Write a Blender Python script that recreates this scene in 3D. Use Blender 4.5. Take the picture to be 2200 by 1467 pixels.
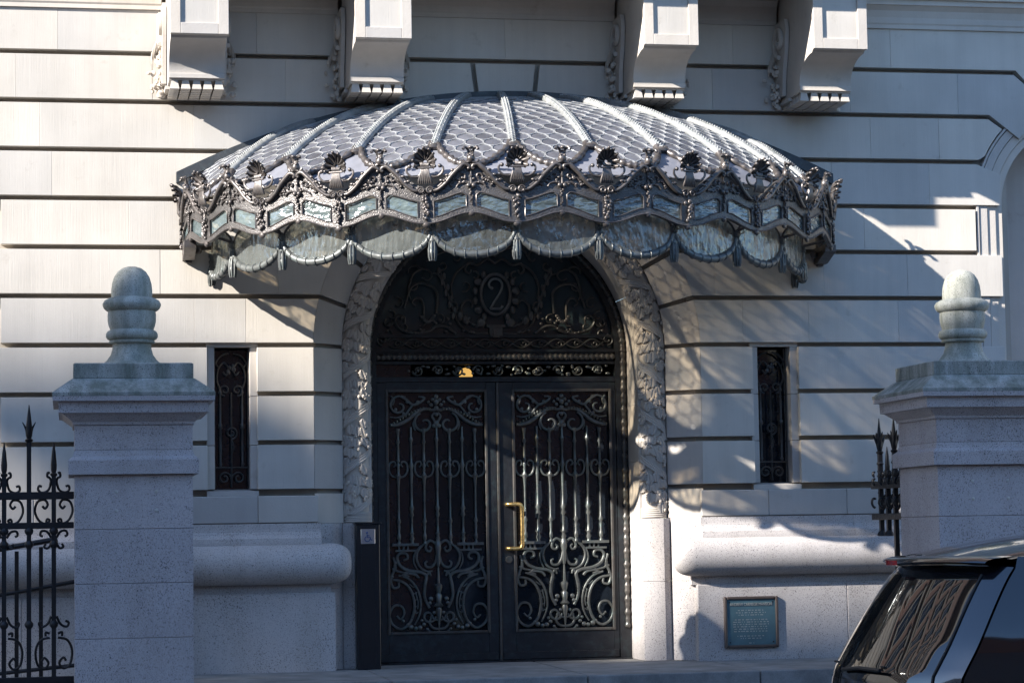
import bpy, math, random
import numpy as np
from mathutils import Matrix, Vector
random.seed(7)
S = bpy.context.scene
C = S.collection
PI = math.pi
for o in list(bpy.data.objects): bpy.data.objects.remove(o)

# ------------------------------------------------------------------ camera
YAW, PITCH, ROLL, FPX = 0.189052906, 0.0820699137, -0.0164816166, 5022.0
CAM = (-3.83, -20.128, 1.140)
fw = Vector((math.sin(YAW)*math.cos(PITCH), math.cos(YAW)*math.cos(PITCH), math.sin(PITCH)))
r0 = Vector((math.cos(YAW), -math.sin(YAW), 0)); u0 = r0.cross(fw)
rt = r0*math.cos(ROLL) + u0*math.sin(ROLL); up = -r0*math.sin(ROLL) + u0*math.cos(ROLL)
cd = bpy.data.cameras.new('camera'); cam = bpy.data.objects.new('camera', cd); C.objects.link(cam)
M = Matrix((rt, up, -fw)).transposed().to_4x4(); M.translation = CAM
cam.matrix_world = M
cd.sensor_width = 36.0; cd.lens = 36.0*FPX/2200.0; cd.clip_end = 500; cd.clip_start = 0.5
S.camera = cam
S.render.resolution_x, S.render.resolution_y = 1024, 682

# ------------------------------------------------------------------ sky, sun, exposure
SUN = Vector((2.45, 1.0, -1.385)).normalized()          # travel direction of the sunlight
w = bpy.data.worlds.new('World'); S.world = w; w.use_nodes = True
nt = w.node_tree; bg = nt.nodes['Background']
sky = nt.nodes.new('ShaderNodeTexSky'); sky.sky_type = 'NISHITA'; sky.sun_disc = False
sky.sun_elevation = math.asin(-SUN.z); sky.sun_rotation = math.atan2(-SUN.x, -SUN.y)
sky.air_density = 1.0; sky.dust_density = 0.2; sky.ozone_density = 4.5
nt.links.new(sky.outputs[0], bg.inputs[0]); bg.inputs[1].default_value = 0.128
sl = bpy.data.lights.new('sun', 'SUN'); sl.energy = 5.0; sl.angle = math.radians(0.55); sl.color = (1.0, 0.945, 0.875)
so = bpy.data.objects.new('sun', sl); C.objects.link(so)
so.rotation_mode = 'QUATERNION'; so.rotation_quaternion = SUN.to_track_quat('-Z', 'Y')
so.location = (-40, -20, 25)
S.view_settings.view_transform = 'Standard'; S.view_settings.look = 'None'
S.view_settings.exposure = 1.66; S.view_settings.gamma = 1.0; S.view_settings.use_curve_mapping = False

# ------------------------------------------------------------------ materials
def mat(name, build):
    m = bpy.data.materials.new(name); m.use_nodes = True
    t = m.node_tree; b = t.nodes['Principled BSDF']
    build(t, b); return m
def N(t, typ, **kw):
    n = t.nodes.new('ShaderNode'+typ)
    for k, v in kw.items():
        if k in n.inputs: n.inputs[k].default_value = v
        else: setattr(n, k, v)
    return n
def coord(t, scale=(1, 1, 1)):
    g = N(t, 'NewGeometry'); mp = N(t, 'Mapping'); mp.inputs['Scale'].default_value = scale
    t.links.new(g.outputs['Position'], mp.inputs['Vector']); return mp.outputs[0]
def noise(t, scale, vec=None, detail=4, rough=.55):
    n = N(t, 'TexNoise'); n.inputs['Scale'].default_value = scale; n.inputs['Detail'].default_value = detail
    n.inputs['Roughness'].default_value = rough
    t.links.new(vec if vec else coord(t), n.inputs['Vector']); return n.outputs['Fac']
def ramp(t, src, stops):
    r = N(t, 'ValToRGB'); cr = r.color_ramp
    while len(cr.elements) < len(stops): cr.elements.new(0.5)
    for e, (p, c) in zip(cr.elements, stops):
        e.position = p; e.color = tuple(c)+(1,) if len(c) == 3 else c
    t.links.new(src, r.inputs[0]); return r.outputs[0]
def mix(t, a, b, f, mode='MIX'):
    n = N(t, 'MixRGB'); n.blend_type = mode
    for i, v in ((0, f), (1, a), (2, b)):
        if hasattr(v, 'links'): t.links.new(v, n.inputs[i])
        else: n.inputs[i].default_value = v if i == 0 else tuple(v)+(1,)
    return n.outputs[0]
def mathn(t, op, a, b=0.0):
    n = N(t, 'Math'); n.operation = op
    for i, v in ((0, a), (1, b)):
        if hasattr(v, 'links'): t.links.new(v, n.inputs[i])
        else: n.inputs[i].default_value = v
    return n.outputs[0]
def bump(t, b, h, strength=.3, dist=.01):
    n = N(t, 'Bump'); n.inputs['Strength'].default_value = strength; n.inputs['Distance'].default_value = dist
    t.links.new(h, n.inputs['Height']); t.links.new(n.outputs[0], b.inputs['Normal']); return n
def objrand(t):
    return N(t, 'ObjectInfo').outputs['Random']

def limestone(tool=True, tint=(.54, .51, .462)):
    def f(t, b):
        big = noise(t, 1.3, detail=5); sm = noise(t, 60, detail=3)
        streak = noise(t, 1.0, coord(t, (9, 9, .55)), detail=4)
        c = ramp(t, big, [(.3, [v*.88 for v in tint]), (.7, [v*1.06 for v in tint])])
        c = mix(t, c, ramp(t, objrand(t), [(0, (.84, .85, .88)), (1, (1.07, 1.04, 1.0))]), .9, 'MULTIPLY')
        c = mix(t, c, ramp(t, streak, [(.35, (.84, .84, .84)), (.6, (1, 1, 1))]), .35, 'MULTIPLY')
        c = mix(t, c, ramp(t, noise(t, 5, detail=8, rough=.7), [(.28, (.55, .5, .44)), (.40, (1, 1, 1))]), .35, 'MULTIPLY')
        t.links.new(c, b.inputs['Base Color']); b.inputs['Roughness'].default_value = .88
        b.inputs['Specular IOR Level'].default_value = .25
        if tool:
            v = noise(t, 1.0, coord(t, (170, 170, 2.2)), detail=3)
            v2 = noise(t, 1.0, coord(t, (420, 420, 9)), detail=2)
            h = mathn(t, 'ADD', mathn(t, 'MULTIPLY', v, .7), mathn(t, 'MULTIPLY', v2, .35))
            h = mathn(t, 'ADD', h, mathn(t, 'MULTIPLY', sm, .25))
            bump(t, b, h, .42, .004)
        else: bump(t, b, mathn(t, 'ADD', sm, noise(t, 14)), .3, .004)
    return f
def granite(tint, dark=(.10, .095, .095), dirt=0.0):
    def f(t, b):
        n1 = noise(t, 105, coord(t, (1.3, 1, .8)), detail=3, rough=.7)
        n2 = noise(t, 230, detail=2)
        c = ramp(t, n2, [(.3, [v*.8 for v in tint]), (.7, [min(1, v*1.15) for v in tint])])
        patch = noise(t, 2.2, detail=4)
        th = mathn(t, 'ADD', n1, mathn(t, 'MULTIPLY', mathn(t, 'SUBTRACT', patch, .5), .14))
        spk = ramp(t, th, [(.590, (0, 0, 0)), (.630, (1, 1, 1))])
        c = mix(t, c, dark, spk)
        spk2 = ramp(t, noise(t, 130, coord(t, (1, 1, .8)), detail=1), [(.62, (0, 0, 0)), (.7, (.55, .55, .55))])
        c = mix(t, c, (.2, .19, .19), spk2)
        c = mix(t, c, ramp(t, objrand(t), [(0, (.93, .92, .93)), (1, (1.05, 1.03, 1.02))]), .8, 'MULTIPLY')
        c = mix(t, c, ramp(t, noise(t, 1.5, coord(t, (3, 3, .8)), detail=5), [(.35, (.78, .76, .73)), (.6, (1, 1, 1))]), .5, 'MULTIPLY')
        if dirt:
            d = ramp(t, noise(t, 3.5, coord(t, (2.5, 2.5, .6)), detail=7, rough=.65), [(.36, (0, 0, 0)), (.62, (1, 1, 1))])
            c = mix(t, c, (.10, .115, .085), mathn(t, 'MULTIPLY', d, dirt))
        t.links.new(c, b.inputs['Base Color']); b.inputs['Roughness'].default_value = .8
        b.inputs['Specular IOR Level'].default_value = .3
        bump(t, b, mathn(t, 'ADD', n1, mathn(t, 'MULTIPLY', n2, .6)), .45, .004)
    return f
def metal(col, rough=.42, met=.55, patina=None, pa=.3, hammer=0.0, spec=.5):
    def f(t, b):
        n1 = noise(t, 7, detail=6, rough=.65)
        c = ramp(t, n1, [(.3, [v*.65 for v in col]), (.7, [v*1.25 for v in col])])
        if patina:
            p = ramp(t, noise(t, 16, detail=8, rough=.7), [(.5, (0, 0, 0)), (.68, (1, 1, 1))])
            c = mix(t, c, patina, mathn(t, 'MULTIPLY', p, pa))
        t.links.new(c, b.inputs['Base Color'])
        t.links.new(ramp(t, noise(t, 30), [(.3, (rough-.1,)*3), (.7, (rough+.12,)*3)]), b.inputs['Roughness'])
        b.inputs['Metallic'].default_value = met; b.inputs['Specular IOR Level'].default_value = spec
        if hammer:
            v = N(t, 'TexVoronoi'); v.inputs['Scale'].default_value = 95; t.links.new(coord(t), v.inputs['Vector'])
            bump(t, b, mathn(t, 'ADD', v.outputs['Distance'], noise(t, 60)), hammer, .004)
        else: bump(t, b, noise(t, 90, detail=3), .18, .003)
    return f
def wavyglass(tint, trans=.5, streakdir=(14, 14, 30), bs=.4, gl0=.07):
    def f(t, b):
        t.nodes.remove(b); out = t.nodes['Material Output']
        h = noise(t, 1.0, coord(t, streakdir), detail=2, rough=.45)
        h2 = noise(t, 1.0, coord(t, tuple(v*.4 for v in streakdir)), detail=3)
        hh = mathn(t, 'ADD', h, mathn(t, 'MULTIPLY', h2, 1.4))
        bp = N(t, 'Bump'); bp.inputs['Strength'].default_value = bs; bp.inputs['Distance'].default_value = .02
        t.links.new(hh, bp.inputs['Height'])
        tr = N(t, 'BsdfTransparent'); df = N(t, 'BsdfDiffuse'); tl = N(t, 'BsdfTranslucent'); gl = N(t, 'BsdfGlossy')
        gl.inputs['Roughness'].default_value = .16; gl.inputs['Color'].default_value = (.8, .85, .88, 1)
        tc_ = mix(t, tint, ramp(t, objrand(t), [(0, (.70, .70, .70)), (.5, (.95, .95, .95)), (1, (1.18, 1.18, 1.15))]), 1.0, 'MULTIPLY')
        tc_ = mix(t, tc_, ramp(t, noise(t, 6, detail=7, rough=.7), [(.35, (.72, .70, .66)), (.55, (1, 1, 1))]), .8, 'MULTIPLY')
        t.links.new(tc_, df.inputs['Color']); t.links.new(tc_, tl.inputs['Color'])
        t.links.new(ramp(t, h, [(.36, (.22, .22, .20)), (.47, (.55, .52, .45)), (.57, (1, .90, .73))]), tr.inputs['Color'])
        for n in (df, tl, gl): t.links.new(bp.outputs[0], n.inputs['Normal'])
        m1 = N(t, 'MixShader'); m1.inputs[0].default_value = .5
        t.links.new(df.outputs[0], m1.inputs[1]); t.links.new(tl.outputs[0], m1.inputs[2])
        m2 = N(t, 'MixShader'); m2.inputs[0].default_value = trans
        t.links.new(m1.outputs[0], m2.inputs[1]); t.links.new(tr.outputs[0], m2.inputs[2])
        fr = N(t, 'Fresnel'); fr.inputs['IOR'].default_value = 1.5; t.links.new(bp.outputs[0], fr.inputs['Normal'])
        m3 = N(t, 'MixShader'); t.links.new(mathn(t, 'ADD', mathn(t, 'MULTIPLY', fr.outputs[0], .7), gl0), m3.inputs[0])
        t.links.new(m2.outputs[0], m3.inputs[1]); t.links.new(gl.outputs[0], m3.inputs[2])
        t.links.new(m3.outputs[0], out.inputs['Surface'])
    return f
def plain(col, rough=.5, met=0.0, spec=.5, coat=0.0, emit=None, es=0.0):
    def f(t, b):
        c = ramp(t, noise(t, 9, detail=5), [(.3, [v*.85 for v in col]), (.7, [v*1.1 for v in col])])
        t.links.new(c, b.inputs['Base Color'])
        b.inputs['Roughness'].default_value = rough; b.inputs['Metallic'].default_value = met
        b.inputs['Specular IOR Level'].default_value = spec; b.inputs['Coat Weight'].default_value = coat
        b.inputs['Coat Roughness'].default_value = .04
        if emit: b.inputs['Emission Color'].default_value = (*emit, 1); b.inputs['Emission Strength'].default_value = es
    return f
def asphalt(t, b):
    c = ramp(t, noise(t, 120, detail=3), [(.3, (.03, .03, .032)), (.7, (.075, .075, .075))])
    t.links.new(c, b.inputs['Base Color']); b.inputs['Roughness'].default_value = .9; bump(t, b, noise(t, 150), .4, .005)
def concrete(t, b):
    c = ramp(t, noise(t, 3, detail=8, rough=.65), [(.3, (.15, .145, .135)), (.7, (.34, .33, .31))])
    c = mix(t, c, ramp(t, noise(t, 140, detail=2), [(.35, (.7, .7, .7)), (.6, (1, 1, 1))]), .6, 'MULTIPLY')
    t.links.new(c, b.inputs['Base Color']); b.inputs['Roughness'].default_value = .85; bump(t, b, noise(t, 120), .3, .003)
def brick(t, b):
    br = N(t, 'TexBrick'); br.inputs['Scale'].default_value = 1.0
    br.inputs['Brick Width'].default_value = .22; br.inputs['Row Height'].default_value = .075; br.inputs['Mortar Size'].default_value = .008
    br.inputs['Color1'].default_value = (.20, .085, .055, 1); br.inputs['Color2'].default_value = (.27, .12, .08, 1); br.inputs['Mortar'].default_value = (.35, .32, .29, 1)
    g = N(t, 'NewGeometry'); sp = N(t, 'SeparateXYZ'); cb = N(t, 'CombineXYZ')
    t.links.new(g.outputs['Position'], sp.inputs[0])
    t.links.new(mathn(t, 'ADD', sp.outputs[0], sp.outputs[1]), cb.inputs[0]); t.links.new(sp.outputs[2], cb.inputs[1])
    t.links.new(cb.outputs[0], br.inputs['Vector']); t.links.new(br.outputs['Color'], b.inputs['Base Color']); b.inputs['Roughness'].default_value = .9
MT = dict(
    lime=mat('limestone', limestone()), limes=mat('limestone_smooth', limestone(False, (.51, .475, .43))),
    carve=mat('limestone_carved', limestone(False, (.50, .455, .40))),
    mortar=mat('joint_stone', limestone(False, (.36, .33, .29))),
    gran=mat('granite_grey', granite((.50, .47, .45))), granp=mat('granite_pier', granite((.46, .42, .41))),
    grancap=mat('granite_weathered', granite((.42, .42, .38), dirt=.75)), granfin=mat('granite_finial', granite((.47, .47, .41), dirt=.6)),
    bronze=mat('dark_bronze', metal((.085, .077, .070), .38, .35, (.06, .10, .10), .5)),
    bronzef=mat('bronze_frame', metal((.014, .015, .018), .42, .12, (.04, .07, .075), .35)),
    bal=mat('worn_bronze', metal((.135, .14, .132), .36, .55, (.10, .16, .15), .6)),
    iron=mat('canopy_iron', metal((.105, .092, .086), .36, .5, (.14, .145, .14), .35)),
    ironh=mat('canopy_iron_hammered', metal((.095, .088, .085), .38, .5, (.14, .145, .14), .3, hammer=.6)),
    zinc=mat('weathered_zinc', metal((.115, .12, .115), .42, .25, (.13, .17, .165), .6)), ribm=mat('rib_zinc', metal((.27, .275, .27), .42, .2, (.15, .19, .18), .5)),
    flash=mat('dark_flashing', metal((.05, .055, .06), .5, .3, (.09, .12, .12), .4)),
    fglass=mat('wavy_glass', wavyglass((.36, .47, .49), .52, (15, 15, 32), .65)),
    vglass=mat('valance_glass', wavyglass((.46, .50, .475), .58, (24, 24, 10), .5, .05)),
    lattice=mat('roof_lattice', metal((.30, .305, .31), .45, .15)),
    rglass=mat('roof_glass', wavyglass((.33, .335, .39), .36, (2, 4.5, 2.6), .08, .06)), rplate=mat('roof_plate', plain((.22, .225, .255), .35, .2, .5)),
    dglass=mat('dark_glass', plain((.012, .016, .022), .07, 0, .6)), tglass=mat('fanlight_glass', plain((.030, .048, .056), .12, 0, .6)),  # fanlight teal stands in for a reflection on the glass
    black=mat('black_iron', metal((.012, .012, .014), .45, .2)), post=mat('black_post', plain((.010, .010, .012), .35)),
    steel=mat('brushed_steel', plain((.55, .56, .58), .3, .9)), blue=mat('blue_symbol', plain((.05, .10, .24), .4)),
    brass=mat('brass', metal((.62, .42, .16), .3, .9)), plaque=mat('plaque_bronze', plain((.085, .165, .20), .38, .3)),
    plframe=mat('plaque_frame', plain((.11, .085, .075), .42, .4)), letter=mat('raised_letter', plain((.42, .44, .42), .4, .4)),
    gold=mat('lamp_glow', plain((.7, .45, .12), .5, 0, .5, 0, (1.0, .58, .16), .26)),
    asphalt=mat('asphalt', asphalt), conc=mat('pavement', concrete), brick=mat('brick', brick),
    trim=mat('trim_stone', limestone(False, (.42, .39, .34))), paper=mat('paper', plain((.30, .33, .36), .7)),
    paint=mat('car_paint', plain((.006, .007, .010), .12, .0, .6, 1.0)), cglass=mat('car_glass', plain((.006, .007, .008), .02, 0, .9)),
    rubber=mat('rubber', plain((.012, .012, .012), .6)), red=mat('red_lens', plain((.30, .012, .015), .15, 0, .6, .5)),
    seal_highlight=mat('seal_highlight', plain((.6, .6, .62), .12, 1.0)), hall=mat('hall_wall', plain((.05, .045, .04), .9)),
)

# ------------------------------------------------------------------ mesh helpers
class MB:
    def __init__(s): s.v = []; s.f = []
    def add(s, vs, fs):
        o = len(s.v); s.v += [tuple(v) for v in vs]; s.f += [tuple(i+o for i in f) for f in fs]; return s
    def box(s, x0, x1, y0, y1, z0, z1, bev=0.0):
        if bev:
            b = bev; P = []
            for (ix, X) in ((1, x0), (-1, x1)):
                for (iy, Y) in ((1, y0), (-1, y1)):
                    for (iz, Z) in ((1, z0), (-1, z1)):
                        P += [(X, Y+iy*b, Z+iz*b), (X+ix*b, Y, Z+iz*b), (X+ix*b, Y+iy*b, Z)]
            i = lambda a, b_, c, k: (a*4+b_*2+c)*3+k
            F = []
            F += [(i(a,0,0,0), i(a,1,0,0), i(a,1,1,0), i(a,0,1,0)) for a in (0, 1)]
            F += [(i(0,a,0,1), i(1,a,0,1), i(1,a,1,1), i(0,a,1,1)) for a in (0, 1)]
            F += [(i(0,0,a,2), i(1,0,a,2), i(1,1,a,2), i(0,1,a,2)) for a in (0, 1)]
            for a in (0, 1):
                for c in (0, 1):
                    F += [(i(0,a,c,1), i(1,a,c,1), i(1,a,c,2), i(0,a,c,2)),
                          (i(a,0,c,0), i(a,1,c,0), i(a,1,c,2), i(a,0,c,2)),
                          (i(a,c,0,0), i(a,c,1,0), i(a,c,1,1), i(a,c,0,1))]
                    for d in (0, 1): F.append((i(a,c,d,0), i(a,c,d,1), i(a,c,d,2)))
            return s.add(P, F)
        P = [(x, y, z) for x in (x0, x1) for y in (y0, y1) for z in (z0, z1)]
        return s.add(P, [(0,1,3,2),(4,6,7,5),(0,4,5,1),(2,3,7,6),(0,2,6,4),(1,5,7,3)])
    def prism(s, poly, axis, a, b, cham=0.0):
        """polygon in the other two axes, extruded from a to b along axis; cham shrinks the a end"""
        n = len(poly)
        def P(p, c): return {'x': (c, p[0], p[1]), 'y': (p[0], c, p[1]), 'z': (p[0], p[1], c)}[axis]
        V = []
        F = []
        if cham:
            cxm = sum(p[0] for p in poly)/n; czm = sum(p[1] for p in poly)/n
            def inset(p): 
                return (p[0]+math.copysign(min(cham, abs(cxm-p[0])), cxm-p[0]), p[1]+math.copysign(min(cham, abs(czm-p[1])), czm-p[1]))
            V = [P(inset(p), a) for p in poly]+[P(p, a+math.copysign(cham, b-a)) for p in poly]+[P(p, b) for p in poly]
            L = 3
        else: V = [P(p, a) for p in poly]+[P(p, b) for p in poly]; L = 2
        F = [tuple(range(n)), tuple(range((L-1)*n, L*n))]
        for l in range(L-1):
            for i in range(n):
                j = (i+1) % n; F.append((l*n+i, l*n+j, (l+1)*n+j, (l+1)*n+i))
        return s.add(V, F)
    def tube(s, pts, r, n=6, cap=True, closed=False, flat=1.0):
        pts = [Vector(p) for p in pts]; m = len(pts)
        if m < 2: return s
        rr = r if hasattr(r, '__len__') else [r]*m
        V = []; prev = None
        for i, p in enumerate(pts):
            a = pts[(i-1) % m] if (closed or i > 0) else p; b = pts[(i+1) % m] if (closed or i < m-1) else p
            t = (b-a)
            if t.length < 1e-9: t = Vector((0, 0, 1))
            t.normalize()
            if prev is None:
                ref = Vector((0, 1, 0)) if abs(t.y) < .9 else Vector((1, 0, 0))
                nn = (ref - t*ref.dot(t)).normalized()
            else:
                nn = prev - t*prev.dot(t); nn = nn.normalized() if nn.length > 1e-6 else prev
            prev = nn; bb = t.cross(nn)
            for k in range(n):
                an = 2*PI*k/n; V.append(p + (nn*math.cos(an)*flat + bb*math.sin(an))*rr[i])
        F = []
        for i in range(m if closed else m-1):
            for k in range(n):
                i2 = (i+1) % m; k2 = (k+1) % n
                F.append((i*n+k, i*n+k2, i2*n+k2, i2*n+k))
        if cap and not closed: F += [tuple(range(n)), tuple(range((m-1)*n, m*n))]
        return s.add(V, F)
    def lathe(s, prof, c=(0, 0, 0), n=14, axis='z'):
        V = []; m = len(prof)
        for r, z in prof:
            for k in range(n):
                a = 2*PI*k/n
                p = (r*math.cos(a), r*math.sin(a), z) if axis == 'z' else ((z, r*math.cos(a), r*math.sin(a)) if axis == 'x' else (r*math.cos(a), z, r*math.sin(a)))
                V.append((c[0]+p[0], c[1]+p[1], c[2]+p[2]))
        F = [(i*n+k, i*n+(k+1) % n, (i+1)*n+(k+1) % n, (i+1)*n+k) for i in range(m-1) for k in range(n)]
        F += [tuple(range(n)), tuple(range((m-1)*n, m*n))]
        return s.add(V, F)
    def blob(s, c, r, n=7, m=4, fn=None):
        if not hasattr(r, '__len__'): r = (r, r, r)
        V = [(0, 0, 1)]; F = []
        for i in range(1, m):
            p = PI*i/m
            for k in range(n):
                a = 2*PI*k/n; V.append((math.sin(p)*math.cos(a), math.sin(p)*math.sin(a), math.cos(p)))
        V.append((0, 0, -1)); L = len(V)-1
        for k in range(n):
            k2 = (k+1) % n
            F.append((0, 1+k, 1+k2)); F.append((L, 1+(m-2)*n+k2, 1+(m-2)*n+k))
            for i in range(m-2): F.append((1+i*n+k, 1+(i+1)*n+k, 1+(i+1)*n+k2, 1+i*n+k2))
        V = [(v[0]*r[0], v[1]*r[1], v[2]*r[2]) for v in V]
        if fn: V = [fn(v) for v in V]
        return s.add([(c[0]+v[0], c[1]+v[1], c[2]+v[2]) for v in V], F)
    def grid(s, fn, nu, nv):
        V = [fn(i/nu, j/nv) for i in range(nu+1) for j in range(nv+1)]
        return s.add(V, [(i*(nv+1)+j, (i+1)*(nv+1)+j, (i+1)*(nv+1)+j+1, i*(nv+1)+j+1) for i in range(nu) for j in range(nv)])
    def ribbon(s, fa, fb, n, w0, w1, fn):
        """closed band between curves fa and fb (each t->(u,v)); fn(u,v,w) -> world"""
        V = []
        for i in range(n+1):
            t = i/n; a = fa(t); b = fb(t)
            V += [fn(a[0], a[1], w1), fn(b[0], b[1], w1), fn(b[0], b[1], w0), fn(a[0], a[1], w0)]
        F = [(i*4+k, i*4+(k+1) % 4, i*4+4+(k+1) % 4, i*4+4+k) for i in range(n) for k in range(4)]
        F += [(0, 1, 2, 3), (n*4, n*4+1, n*4+2, n*4+3)]
        return s.add(V, F)
    def map(s, fn, start=0):
        s.v[start:] = [tuple(fn(v)) for v in s.v[start:]]; return s
    def mesh(s, name):
        me = bpy.data.meshes.new(name); me.from_pydata([tuple(v) for v in s.v], [], s.f); me.update()
        return me
WM = {}
def fixnormals(me):
    import bmesh
    bm = bmesh.new(); bm.from_mesh(me); bmesh.ops.recalc_face_normals(bm, faces=bm.faces); bm.to_mesh(me); bm.free()
def attach(o, parent):
    o.parent = parent; o.matrix_parent_inverse = WM[parent.name].inverted()
def inst(name, me, parent=None, mw=None):
    o = bpy.data.objects.new(name, me); C.objects.link(o)
    mw = mw if mw is not None else Matrix.Identity(4)
    WM[o.name] = mw.copy()
    if parent: attach(o, parent)
    o.matrix_basis = mw
    return o
def mk(name, mb, m, parent=None, smooth=False, angle=40):
    me = mb.mesh(name); fixnormals(me)
    me.materials.append(MT[m])
    if smooth:
        me.polygons.foreach_set('use_smooth', [True]*len(me.polygons))
        try: me.set_sharp_from_angle(angle=math.radians(angle))
        except Exception: pass
    return inst(name, me, parent)
def shared(name, mb, m, smooth=True):
    me = mb.mesh(name); fixnormals(me); me.materials.append(MT[m])
    if smooth:
        me.polygons.foreach_set('use_smooth', [True]*len(me.polygons))
        try: me.set_sharp_from_angle(angle=math.radians(45))
        except Exception: pass
    return me
def tag(o, label, cat, group=None):
    o['label'] = label; o['category'] = cat
    if group: o['group'] = group
    return o
def thing(name, loc, label, cat, group=None):
    o = inst(name, None, None, Matrix.Translation(loc)); o.empty_display_size = .1
    return tag(o, label, cat, group)
def struct(name, mb, m): o = mk(name, mb, m); o['kind'] = 'structure'; return o
def spiral(cx, cy, r0, r1, a0, a1, n=18):
    return [(cx+(r0+(r1-r0)*i/n)*math.cos(a0+(a1-a0)*i/n), cy+(r0+(r1-r0)*i/n)*math.sin(a0+(a1-a0)*i/n)) for i in range(n+1)]
def smoothpts(P, k=4):
    """Catmull-Rom through the points"""
    P = [Vector(p) for p in P]; out = []
    for i in range(len(P)-1):
        a = P[max(0, i-1)]; b = P[i]; c = P[i+1]; d = P[min(len(P)-1, i+2)]
        for j in range(k):
            t = j/k
            out.append(.5*((2*b)+(c-a)*t+(2*a-5*b+4*c-d)*t*t+(3*b-3*c+d-a)*t**3))
    out.append(P[-1]); return out

# ================================================================== the setting: ground
GZ = -0.52
struct('street', MB().box(-160, 120, -90, -6.25, GZ-.2, GZ), 'asphalt')
pv = struct('pavement', MB().box(-160, 120, -6.05, 1.0, GZ-.2, GZ+.13), 'conc')
struct('kerb', MB().box(-160, 120, -6.25, -6.05, GZ-.2, GZ+.135, .012), 'gran')
struct('far_pavement', MB().box(-160, 120, -24.0, -18.2, GZ-.1, GZ+.12), 'conc')
ld = MB(); ld.box(-2.86, 2.95, -1.99, .05, GZ+.13, -.17, .01)
ldo = struct('entrance_landing', ld, 'conc')
for x0, x1 in ((-2.85, -1.31), (-1.302, .28), (.288, 1.72), (1.728, 2.94)):
    mk('paving_slab', MB().box(x0, x1, -1.64, .66, -.166, 0, .008), 'conc', ldo)

# ================================================================== the house front
ZC, RA = 2.78, 1.73                               # arch centre height and outer radius
F = thing('house_front', (0, 0, GZ+.13), 'pale stone house front with deep joints and an arched doorway', 'building')
zj = [5.338-.42*k for k in range(10)]
GAP = .042
def xe(z, R=RA): return R if z <= ZC else (math.sqrt(max(0, R*R-(z-ZC)**2)) if z-ZC < R else 0.0)
rw = random.Random(3)
HS = .0005
def block(poly, y0=0.0, y1=.10, m='lime', name='stone_block', par=None):
    d = rw.uniform(-.0012, .0012)
    return mk(name, MB().prism(poly, 'y', y0+d, y1, .002), m, par or F)
def arcpts(sgn, z0, z1, R=RA, n=7):
    return [(sgn*xe(z0+(z1-z0)*i/n, R), z0+(z1-z0)*i/n) for i in range(n+1)]
# vertical hairline joints measured per course (left wall, right wall)
LJ = {0: [-3.9, -2.2], 1: [-4.25, -3.1, -1.95], 2: [-4.05, -2.75, -1.6], 3: [-3.95, -2.4], 4: [-3.3, -2.2], 5: [-3.04, -2.03], 6: [-2.75, -2.31], 7: [], 8: [], 9: []}
RJ = {0: [2.1, 3.6], 1: [1.9, 3.2, 4.24], 2: [1.5, 3.384, 4.043], 3: [2.1, 3.0, 3.936], 4: [2.35, 3.3], 5: [1.88, 2.9, 3.7], 6: [2.129, 2.747, 3.6], 7: [], 8: [], 9: []}
for k in range(0, 10):
    zb = zj[k]; zt = zj[k-1]-GAP if k else 5.70
    for sgn, J in ((-1, LJ[k]), (1, RJ[k])):
        end = 4.375 if (k % 2 == 0 and k >= 4) else (4.62 if k >= 3 else 5.2)
        inner_arc = zb < ZC+RA-.02 and k >= 3
        if k >= 7:      # courses cut by the slit windows
            for a, b in ((2.645, end), (RA, 2.215)):
                js = [a]+([3.55] if (a > 2.5 and k == 8) else [])+[b]
                for i in range(len(js)-1):
                    x0, x1 = sgn*(js[i]+(HS if i else 0)), sgn*(js[i+1]-(HS if i < len(js)-2 else 0))
                    block([(x0, zb), (x1, zb), (x1, zt), (x0, zt)])
            continue
        xs = sorted(abs(x) for x in J)
        st = 0 if not inner_arc else None
        if k == 1: st = .27
        if k in (0, 2): st = 0.0
        edges = [st]+xs+[end]
        for i in range(len(edges)-1):
            x1 = edges[i+1]-(HS if i < len(edges)-2 else 0)
            if i == 0 and inner_arc:
                p = arcpts(sgn, zb, zt)
                poly = p+[(sgn*x1, zt), (sgn*x1, zb)]
            elif i == 0 and k == 1:
                poly = [(sgn*.268, zb), (sgn*x1, zb), (sgn*x1, zt), (sgn*.315, zt)]
            else:
                x0 = edges[i]+HS
                poly = [(sgn*x0, zb), (sgn*x1, zb), (sgn*x1, zt), (sgn*x0, zt)]
            if sgn > 0 and i == len(edges)-2 and k <= 3:
                a = poly[0][0] if not (i == 0) else 0
                x0 = edges[i]+HS
                if k == 3: poly = [(x0, zb), (4.615, zb), (4.635, 4.36), (4.40, zt), (x0, zt)]
                if k == 2: poly = [(x0, zb), (4.425, zb)]+[(5.398-1.02*math.cos(q), 4.08+1.02*math.sin(q)) for q in np.linspace(.46, .765, 5)]+[(4.53, zt), (x0, zt)]
                if k == 1: poly = [(x0, zb), (4.54, zb), (4.83, 4.70), (5.12, 5.02), (4.795, zt), (x0, zt)]
                if k == 0: poly = [(x0, zb), (4.815, zb), (5.02, 5.12), (5.2, 5.3), (5.2, zt), (x0, zt)]
            block(poly)
block([(-.228, zj[1]), (.228, zj[1]), (.272, zj[0]-GAP), (-.272, zj[0]-GAP)], -.004, .10, 'lime', 'keystone')
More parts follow.
